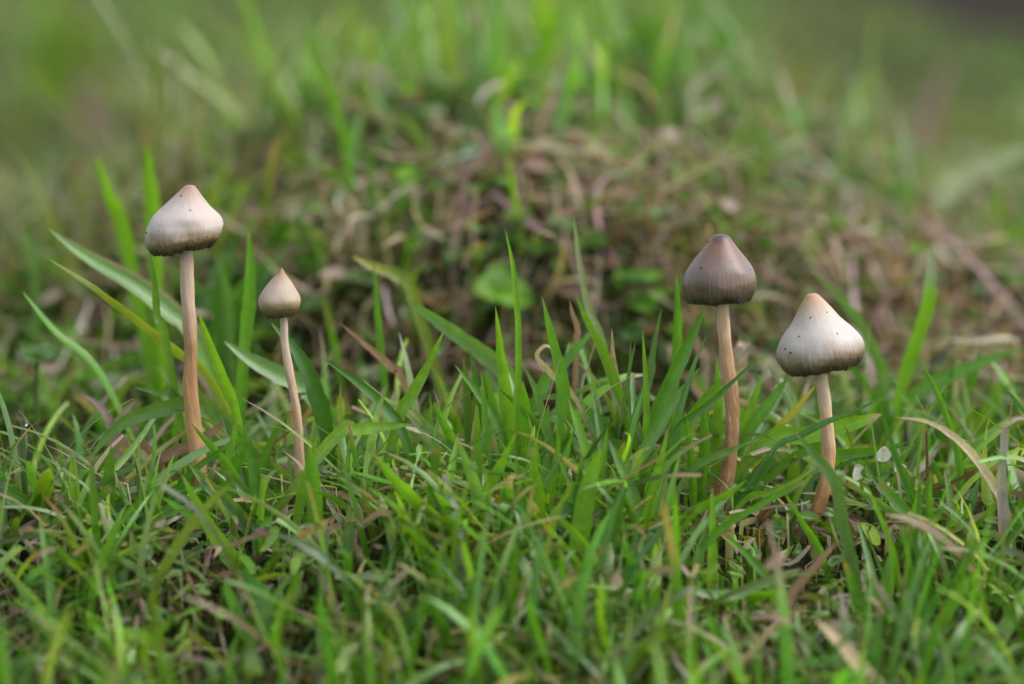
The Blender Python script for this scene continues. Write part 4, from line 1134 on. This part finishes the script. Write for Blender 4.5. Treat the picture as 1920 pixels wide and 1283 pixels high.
    SV = C[:, None, :] + rr2[:, :, None] * (np.cos(an)[None, :, None] * e1[:, None, :] + np.sin(an)[None, :, None] * e2[:, None, :])
    i0 = (np.arange(segs)[:, None] * nn + np.arange(nn)[None, :]).ravel(); i1 = (np.arange(segs)[:, None] * nn + (np.arange(nn)[None, :] + 1) % nn).ravel()
    SF = np.stack([i0, i1, i1 + nn, i0 + nn], 1)
    satt = np.stack([np.cos(tws), np.sin(tws), np.broadcast_to(tv[:, None], tws.shape)], axis=2)
    link('stem', mesh_from('stem', SV.reshape(-1, 3) - o0, SF, stemmat, True, {'cap': ('FLOAT_VECTOR', satt.reshape(-1, 3))}), root)
    # ---- dirt specks stuck to the cap
    for i, (dx, dy, rpx) in enumerate(specks):
        # find cap vertex nearest to that place on the camera side
        want = capc + np.array([dx * s, 0, -dy * s])
        Vw = V.reshape(-1, 3) + capc
        dist = (Vw[:, 0] - want[0]) ** 2 + (Vw[:, 2] - want[2]) ** 2 + np.where(Vw[:, 1] > capc[1] + .2 * Rw, 1, 0)
        q = Vw[int(np.argmin(dist))]
        sk = link('dirt_speck', blob_mesh('dirt_speck', rpx * s * .36 * g.uniform(.6, 1.25), SPECK, seed * 20 + i, .8), root)
        sk.location = Vector(q - o0)
    return root

def build_mushrooms():
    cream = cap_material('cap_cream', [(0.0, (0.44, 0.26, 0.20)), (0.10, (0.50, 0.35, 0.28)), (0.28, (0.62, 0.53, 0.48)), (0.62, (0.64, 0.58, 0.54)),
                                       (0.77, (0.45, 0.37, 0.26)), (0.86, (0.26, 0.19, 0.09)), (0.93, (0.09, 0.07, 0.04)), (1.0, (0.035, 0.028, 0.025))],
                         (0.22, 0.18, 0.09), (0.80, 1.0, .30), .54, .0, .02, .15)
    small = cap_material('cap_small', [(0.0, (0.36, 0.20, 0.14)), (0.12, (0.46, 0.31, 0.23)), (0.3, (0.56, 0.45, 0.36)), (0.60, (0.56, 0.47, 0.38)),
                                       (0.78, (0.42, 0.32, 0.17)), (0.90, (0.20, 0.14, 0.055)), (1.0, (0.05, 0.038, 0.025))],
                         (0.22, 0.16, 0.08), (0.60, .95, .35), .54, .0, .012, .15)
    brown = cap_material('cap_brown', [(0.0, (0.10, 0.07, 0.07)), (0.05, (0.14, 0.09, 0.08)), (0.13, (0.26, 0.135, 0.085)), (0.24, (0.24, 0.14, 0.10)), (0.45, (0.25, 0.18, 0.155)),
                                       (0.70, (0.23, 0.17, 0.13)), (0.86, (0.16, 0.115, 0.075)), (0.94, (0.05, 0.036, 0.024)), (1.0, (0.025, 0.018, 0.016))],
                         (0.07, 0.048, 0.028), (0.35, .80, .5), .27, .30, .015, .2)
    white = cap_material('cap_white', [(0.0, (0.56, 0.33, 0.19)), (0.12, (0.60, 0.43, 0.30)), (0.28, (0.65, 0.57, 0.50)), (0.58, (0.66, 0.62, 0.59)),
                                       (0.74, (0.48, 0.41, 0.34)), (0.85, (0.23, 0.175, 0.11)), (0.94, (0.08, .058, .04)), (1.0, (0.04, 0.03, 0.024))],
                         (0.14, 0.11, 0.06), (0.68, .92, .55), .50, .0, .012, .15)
    st1 = stem_material('stem_tan', [(0.0, (0.70, 0.52, 0.41)), (0.28, (0.68, 0.48, 0.35)), (0.42, (0.50, 0.26, 0.12)), (0.62, (0.60, 0.31, 0.13)), (0.85, (0.68, 0.39, 0.19)), (1.0, (0.42, 0.24, 0.12))], .35)
    st2 = stem_material('stem_buff', [(0.0, (0.70, 0.54, 0.45)), (0.3, (0.68, 0.50, 0.38)), (0.6, (0.66, 0.41, 0.23)), (0.85, (0.62, 0.41, 0.28)), (1.0, (0.42, 0.24, 0.12))], .5)
    st3 = stem_material('stem_russet', [(0.0, (0.76, 0.58, 0.38)), (0.2, (0.76, 0.53, 0.32)), (0.4, (0.56, 0.28, 0.13)), (0.7, (0.52, 0.26, 0.12)), (1.0, (0.36, 0.17, 0.07))], .8)
    st4 = stem_material('stem_cream', [(0.0, (0.76, 0.60, 0.40)), (0.25, (0.78, 0.57, 0.38)), (0.45, (0.70, 0.40, 0.20)), (0.68, (0.54, 0.24, 0.09)), (1.0, (0.40, 0.16, 0.05))], .6)

    P1 = [(0, 0), (.11, .010), (.19, .05), (.37, .17), (.62, .33), (.88, .48), (.985, .62), (1, .73), (.965, .84), (.88, .93), (.77, 1.0)]
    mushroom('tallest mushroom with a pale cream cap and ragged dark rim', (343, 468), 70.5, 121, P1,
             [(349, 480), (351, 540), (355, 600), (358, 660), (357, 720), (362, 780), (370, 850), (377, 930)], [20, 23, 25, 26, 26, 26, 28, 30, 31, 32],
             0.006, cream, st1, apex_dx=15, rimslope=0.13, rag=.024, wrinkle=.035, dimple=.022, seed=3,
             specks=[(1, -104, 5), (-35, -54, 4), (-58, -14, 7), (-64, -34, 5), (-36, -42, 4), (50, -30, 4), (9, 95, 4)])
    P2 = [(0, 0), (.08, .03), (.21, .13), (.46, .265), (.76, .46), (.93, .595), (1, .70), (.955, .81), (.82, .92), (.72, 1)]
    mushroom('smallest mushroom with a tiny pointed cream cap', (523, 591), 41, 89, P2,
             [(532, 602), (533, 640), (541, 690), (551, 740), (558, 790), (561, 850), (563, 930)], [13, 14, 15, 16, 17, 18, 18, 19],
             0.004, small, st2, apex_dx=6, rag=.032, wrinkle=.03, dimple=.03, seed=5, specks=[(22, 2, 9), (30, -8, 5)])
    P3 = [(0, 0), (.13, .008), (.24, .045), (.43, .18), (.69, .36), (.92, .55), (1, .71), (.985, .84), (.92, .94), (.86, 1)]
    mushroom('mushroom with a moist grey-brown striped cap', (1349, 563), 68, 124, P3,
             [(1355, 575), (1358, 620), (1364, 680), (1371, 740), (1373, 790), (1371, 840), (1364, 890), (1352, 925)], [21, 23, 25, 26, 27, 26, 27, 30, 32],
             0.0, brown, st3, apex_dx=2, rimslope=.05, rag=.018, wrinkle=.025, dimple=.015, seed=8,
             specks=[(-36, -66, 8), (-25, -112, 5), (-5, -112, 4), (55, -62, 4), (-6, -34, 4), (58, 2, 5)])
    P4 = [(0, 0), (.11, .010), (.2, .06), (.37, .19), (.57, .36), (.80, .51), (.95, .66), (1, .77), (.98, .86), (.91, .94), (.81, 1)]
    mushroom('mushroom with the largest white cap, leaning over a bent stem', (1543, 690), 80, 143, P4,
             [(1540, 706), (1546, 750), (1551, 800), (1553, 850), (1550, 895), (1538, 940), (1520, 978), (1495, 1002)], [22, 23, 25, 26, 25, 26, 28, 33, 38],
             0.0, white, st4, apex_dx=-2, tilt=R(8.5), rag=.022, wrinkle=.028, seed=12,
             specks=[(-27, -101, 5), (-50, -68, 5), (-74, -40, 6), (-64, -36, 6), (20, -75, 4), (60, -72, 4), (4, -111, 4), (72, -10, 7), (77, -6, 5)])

# ------------------------------------------------------------------ dew, flower, moss sprig, bits
def build_small():
    m, n, out = new_mat('dew_water')
    p = nd(n, 'ShaderNodeBsdfPrincipled'); p.inputs['Roughness'].default_value = 0.0; p.inputs['IOR'].default_value = 1.33
    p.inputs['Transmission Weight'].default_value = 1.0; p.inputs['Base Color'].default_value = (1, 1, 1, 1)
    n.links.new(p.outputs[0], out.inputs['Surface'])
    drops = [(272, 1034, 30, -.018, 'largest round dew drop in the lower left grass'),
             (168, 1007, 12, -.016, 'tiny dew drop beside the cut blade at lower left'),
             (200, 1055, 15, -.0125, 'flat dew drop on the broad-based upright blade'),
             (885, 876, 20, -.010, 'round dew drop on a cut blade in the middle'),
             (888, 688, 9, .001, 'tiny dew drop near the tip of a blade in the middle'),
             (339, 903, 12, -.009, 'dew drop hanging beside the tip of the creased leaf'),
             (381, 906, 12, -.009, 'dew drop hanging under the creased leaf'),
             (316, 1036, 12, -.010, 'dim dew drop right of the largest dew drop'),
             (655, 846, 12, -.008, 'dew drop lying low right of the smallest mushroom stem'),
             (45, 793, 16, .018, 'blurred dew drop at the left edge'),
             (388, 1026, 9, -.012, 'small dew drop under the slanted soft blade'),
             (716, 1105, 18, -.03, 'blurred dew drop below the thin foreground blades')]
    dg = bpy.context.evaluated_depsgraph_get()
    def rest_on(px, py, Y, gap):
        """nearest leaf surface along that line of sight, so the thing rests on a real blade"""
        v = at(px, py, Y) - CAMP_N; v /= np.linalg.norm(v)
        hit, loc, nor, idx, ob, mw = SC.ray_cast(dg, Vector(CAMP_N), Vector(v))
        if hit and -.06 < loc.y < .05: return np.array(loc) - v * gap
        return at(px, py, Y)
    for i, (px, py, d, Y, lab) in enumerate(drops):
        import bmesh
        bm = bmesh.new(); bmesh.ops.create_uvsphere(bm, u_segments=24, v_segments=16, radius=.5 * d * pxsize(Y))
        for v in bm.verts:
            if v.co.z > 0: v.co.x *= 1 - .12 * (v.co.z / (.5 * d * pxsize(Y))); v.co.z *= 1.12
        me = bpy.data.meshes.new('dew_drop'); bm.to_mesh(me); bm.free()
        for q in me.polygons: q.use_smooth = True
        me.materials.append(m)
        o = link('dew_drop', me); o.location = Vector(rest_on(px, py, Y, .42 * d * pxsize(Y))); tag(o, lab, 'dew drop', 'dew drops on the grass')

    # white flower behind the cream mushroom stem
    c = at(1640, 890, 0.005); o0 = np.array([c[0], c[1], gz(c[0], c[1])])
    root = empty('white_flower', o0); tag(root, 'small white flower low in the grass right of the bent stem', 'flower')
    P = np.array([o0 + [0, 0, -.001], (o0 + c) / 2, c]); V, F = tube(P, [.0005, .0005], 6, 6)
    link('stem', mesh_from('stem', V - o0, F, CLOVER, True, attr_of(V, (.12, .22, .04))), root)
    for (px, py, L, ang) in ((1607, 884, 46, 1.75), (1655, 850, 44, 1.45), (1660, 915, 42, -.2), (1690, 880, 34, .3)):
        q = at(px, py, .004 + rng.normal(0, .001)); s = .72 * pxsize(.005)
        d = np.array([math.cos(ang), -.25, math.sin(ang)]); d /= np.linalg.norm(d)
        nn = np.array([0.25, -.7, .8]); nn -= d * np.dot(nn, d); nn /= np.linalg.norm(nn)
        V, F, C, B = leaflet(q - d * L * s * .5, d, nn, L * s, (.75, .74, .72), None)
        C[:] = np.array((.74, .73, .68)) * (1 + .1 * rng.normal(size=(len(C), 1)))
        link('petal', mesh_from('petal', V - o0, F, PETAL, True, {'Col': ('FLOAT_COLOR', C), 'bl': ('FLOAT_VECTOR', B)}), root)
    for ang in (0.2, 1.2, 2.2, 3.0, -.6):
        d = np.array([math.cos(ang), -.3, math.sin(ang)]); d /= np.linalg.norm(d); nn = np.array([0, -1, .4]); nn -= d * np.dot(nn, d); nn /= np.linalg.norm(nn)
        V, F, C, B = leaflet(c, d, nn, 30 * pxsize(.016), (.16, .32, .05), None)
        link('sepal', mesh_from('sepal', V - o0, F, CLOVER, True, {'Col': ('FLOAT_COLOR', C), 'bl': ('FLOAT_VECTOR', B)}), root)

    # feathery moss sprigs: axis with many fine leaves
    def sprig(name, label, cat, pts, Y, leafpx, col, nleaf, mat=GRASS):
        P = hero_points(pts, Y); o0 = P[0].copy()
        root = empty(name, o0); tag(root, label, cat)
        V, F = tube(P, [.0004, .0003], 6, 12)
        link('stem', mesh_from('stem', V - o0, F, mat, True, attr_of(V, col)), root)
        C = catmull(P, nleaf); T = np.gradient(C, axis=0)
        Vs, Fs, Cs, Bs = [], [], [], []; off = 0
        for i in range(2, nleaf + 1):
            for k in range(3):
                a = i * 2.4 + k * 2.1
                d = np.array([math.cos(a), math.sin(a), .5]) + .9 * T[i] / np.linalg.norm(T[i]); d /= np.linalg.norm(d)
                L = leafpx * pxsize(Y) * rng.uniform(.7, 1.1)
                V, F, Cc, B = blade_mesh(np.array([C[i], C[i] + d * L * .5, C[i] + d * L + [0, 0, -.1 * L]]), L * .22, np.array(col) * (1 + .15 * rng.normal()), n=4)
                Vs.append(V.reshape(-1, 3)); Fs.append(F + off); Cs.append(Cc.reshape(-1, 3)); Bs.append(B.reshape(-1, 3)); off += V.size // 3
        me = mesh_from('leaves', np.vstack(Vs) - o0, np.vstack(Fs), mat, True, {'Col': ('FLOAT_COLOR', np.vstack(Cs)), 'bl': ('FLOAT_VECTOR', np.vstack(Bs))})
        lo = link('leaves', me, root); lo['kind'] = 'stuff'
    sprig('moss_sprig', 'yellow-green feathery moss sprig in the middle of the turf', 'moss', [(808, 862), (798, 885), (790, 915)], -.004, 26, (.20, .30, .02), 22)
    sprig('moss_sprig', 'darker green moss sprig below the yellow-green one', 'moss', [(742, 955), (738, 975), (735, 1000)], -.012, 22, (.13, .20, .02), 16)
    sprig('moss_sprig', 'reddish brown bristly sprig left of the bent stem foot', 'moss', [(1440, 955), (1432, 975), (1425, 1000)], -.006, 28, (.28, .16, .06), 18, DRY)

    stone_m = plain('grey_stone', (.13, .12, .12), .6)
    def lump(name, label, cat, px, py, Y, d, mat, sq=.7, seed=1):
        o = link(name, blob_mesh(name, .5 * d * pxsize(Y), mat, seed, sq)); o.location = Vector(at(px, py, Y)); tag(o, label, cat)
        z = gz(o.location.x, o.location.y) + .3 * d * pxsize(Y)
        o.location.z = max(z, min(o.location.z, z + .004))
    lump('pebble', 'small dark grey pebble in the grass near the middle', 'pebble', 908, 985, -.014, 48, stone_m, .8, 4)
    def bit(label, px, py, Y, sz, col, ang):
        if Y > .04: Y = bank_Y(px, py + 5) - .005
        q = at(px, py, Y) if Y > .008 else rest_on(px, py, Y, .0006); s = sz * pxsize(Y)
        d = np.array([math.cos(ang), -.2, math.sin(ang)]); d /= np.linalg.norm(d); nn = np.array([0.2, -1, .6]); nn -= d * np.dot(nn, d); nn /= np.linalg.norm(nn)
        P = np.array([q - d * s * .6, q - d * s * .1 + nn * s * .12, q + d * s * .3 + nn * s * .05 + np.array([0, 0, s * .08]), q + d * s * .6 - nn * s * .15])
        V, F, C, B = blade_mesh(P, s * .55, col, n=10, blunt=True, mat=DRY, fold=.35)
        V = V + rng.normal(0, s * .02, V.shape)
        V, C, B = V.reshape(-1, 3), C.reshape(-1, 3), B.reshape(-1, 3)
        C = C * (1 + .18 * rng.normal(size=(len(C), 1)))
        o = link('leaf_scrap', mesh_from('leaf_scrap', V - q, F, DRY, True, {'Col': ('FLOAT_COLOR', C), 'bl': ('FLOAT_VECTOR', B)})); o.location = Vector(q)
        tag(o, label, 'leaf scrap', 'scraps of dead leaf')
    bit('small yellow leaf scrap in the middle foreground', 1027, 992, -.018, 28, (.55, .38, .06), 1.2)
    bit('tiny orange leaf scrap above the grey pebble', 932, 940, -.010, 22, (.55, .30, .03), 1.5)
    bit('pale pink leaf scrap under the bent stem foot', 1452, 1055, -.02, 34, (.55, .38, .30), .6)
    bit('blurred pinkish leaf scrap in the bottom left corner', 110, 1268, -.07, 50, (.46, .34, .27), .3)
    bit('blurred tan leaf scrap at the bottom edge of the middle', 720, 1255, -.07, 60, (.46, .32, .22), .5)
    bit('brown leaf scrap at the bottom edge right of the tan one', 850, 1260, -.07, 60, (.36, .22, .13), 2.0)
    bit('white leaf scrap beside the bent stem foot', 1458, 956, -.005, 34, (.62, .58, .52), .2)
    bit('torn pale leaf scrap behind the brown mushroom stem', 1388, 672, .020, 54, (.50, .38, .30), 1.3)
    bit('pink blurred leaf scrap on the bank near the left edge', 20, 400, .09, 40, (.55, .33, .36), .4)
    bit('pink blurred leaf scrap above the dark clover leaf', 718, 350, .10, 48, (.50, .28, .30), 1.2)
    bit('pale pink blurred leaf scrap above the smallest clover', 955, 430, .085, 44, (.58, .38, .38), 1.4)
    bit('pinkish leaf scrap left of the dark hollow', 865, 580, .05, 40, (.42, .29, .25), -.6)
    bit('rosy blurred leaf scrap on the thatch right of the cream mushroom', 1800, 560, .10, 60, (.48, .25, .25), -.3)
    bit('mauve blurred leaf scrap on the thatch at the upper right', 1740, 450, .12, 56, (.46, .28, .32), .1)
    bit('yellow blurred leaf on the bank above the brown mushroom', 1525, 365, .15, 56, (.45, .42, .04), 1.2)
    bit('yellow blurred leaf higher on the bank over the brown mushroom', 1350, 175, .22, 56, (.45, .42, .04), 1.0)

build_mushrooms()
build_tufts()
build_straws()
build_clover()
build_grass()
build_litter()
build_moss()
bpy.context.view_layer.update()
build_small()
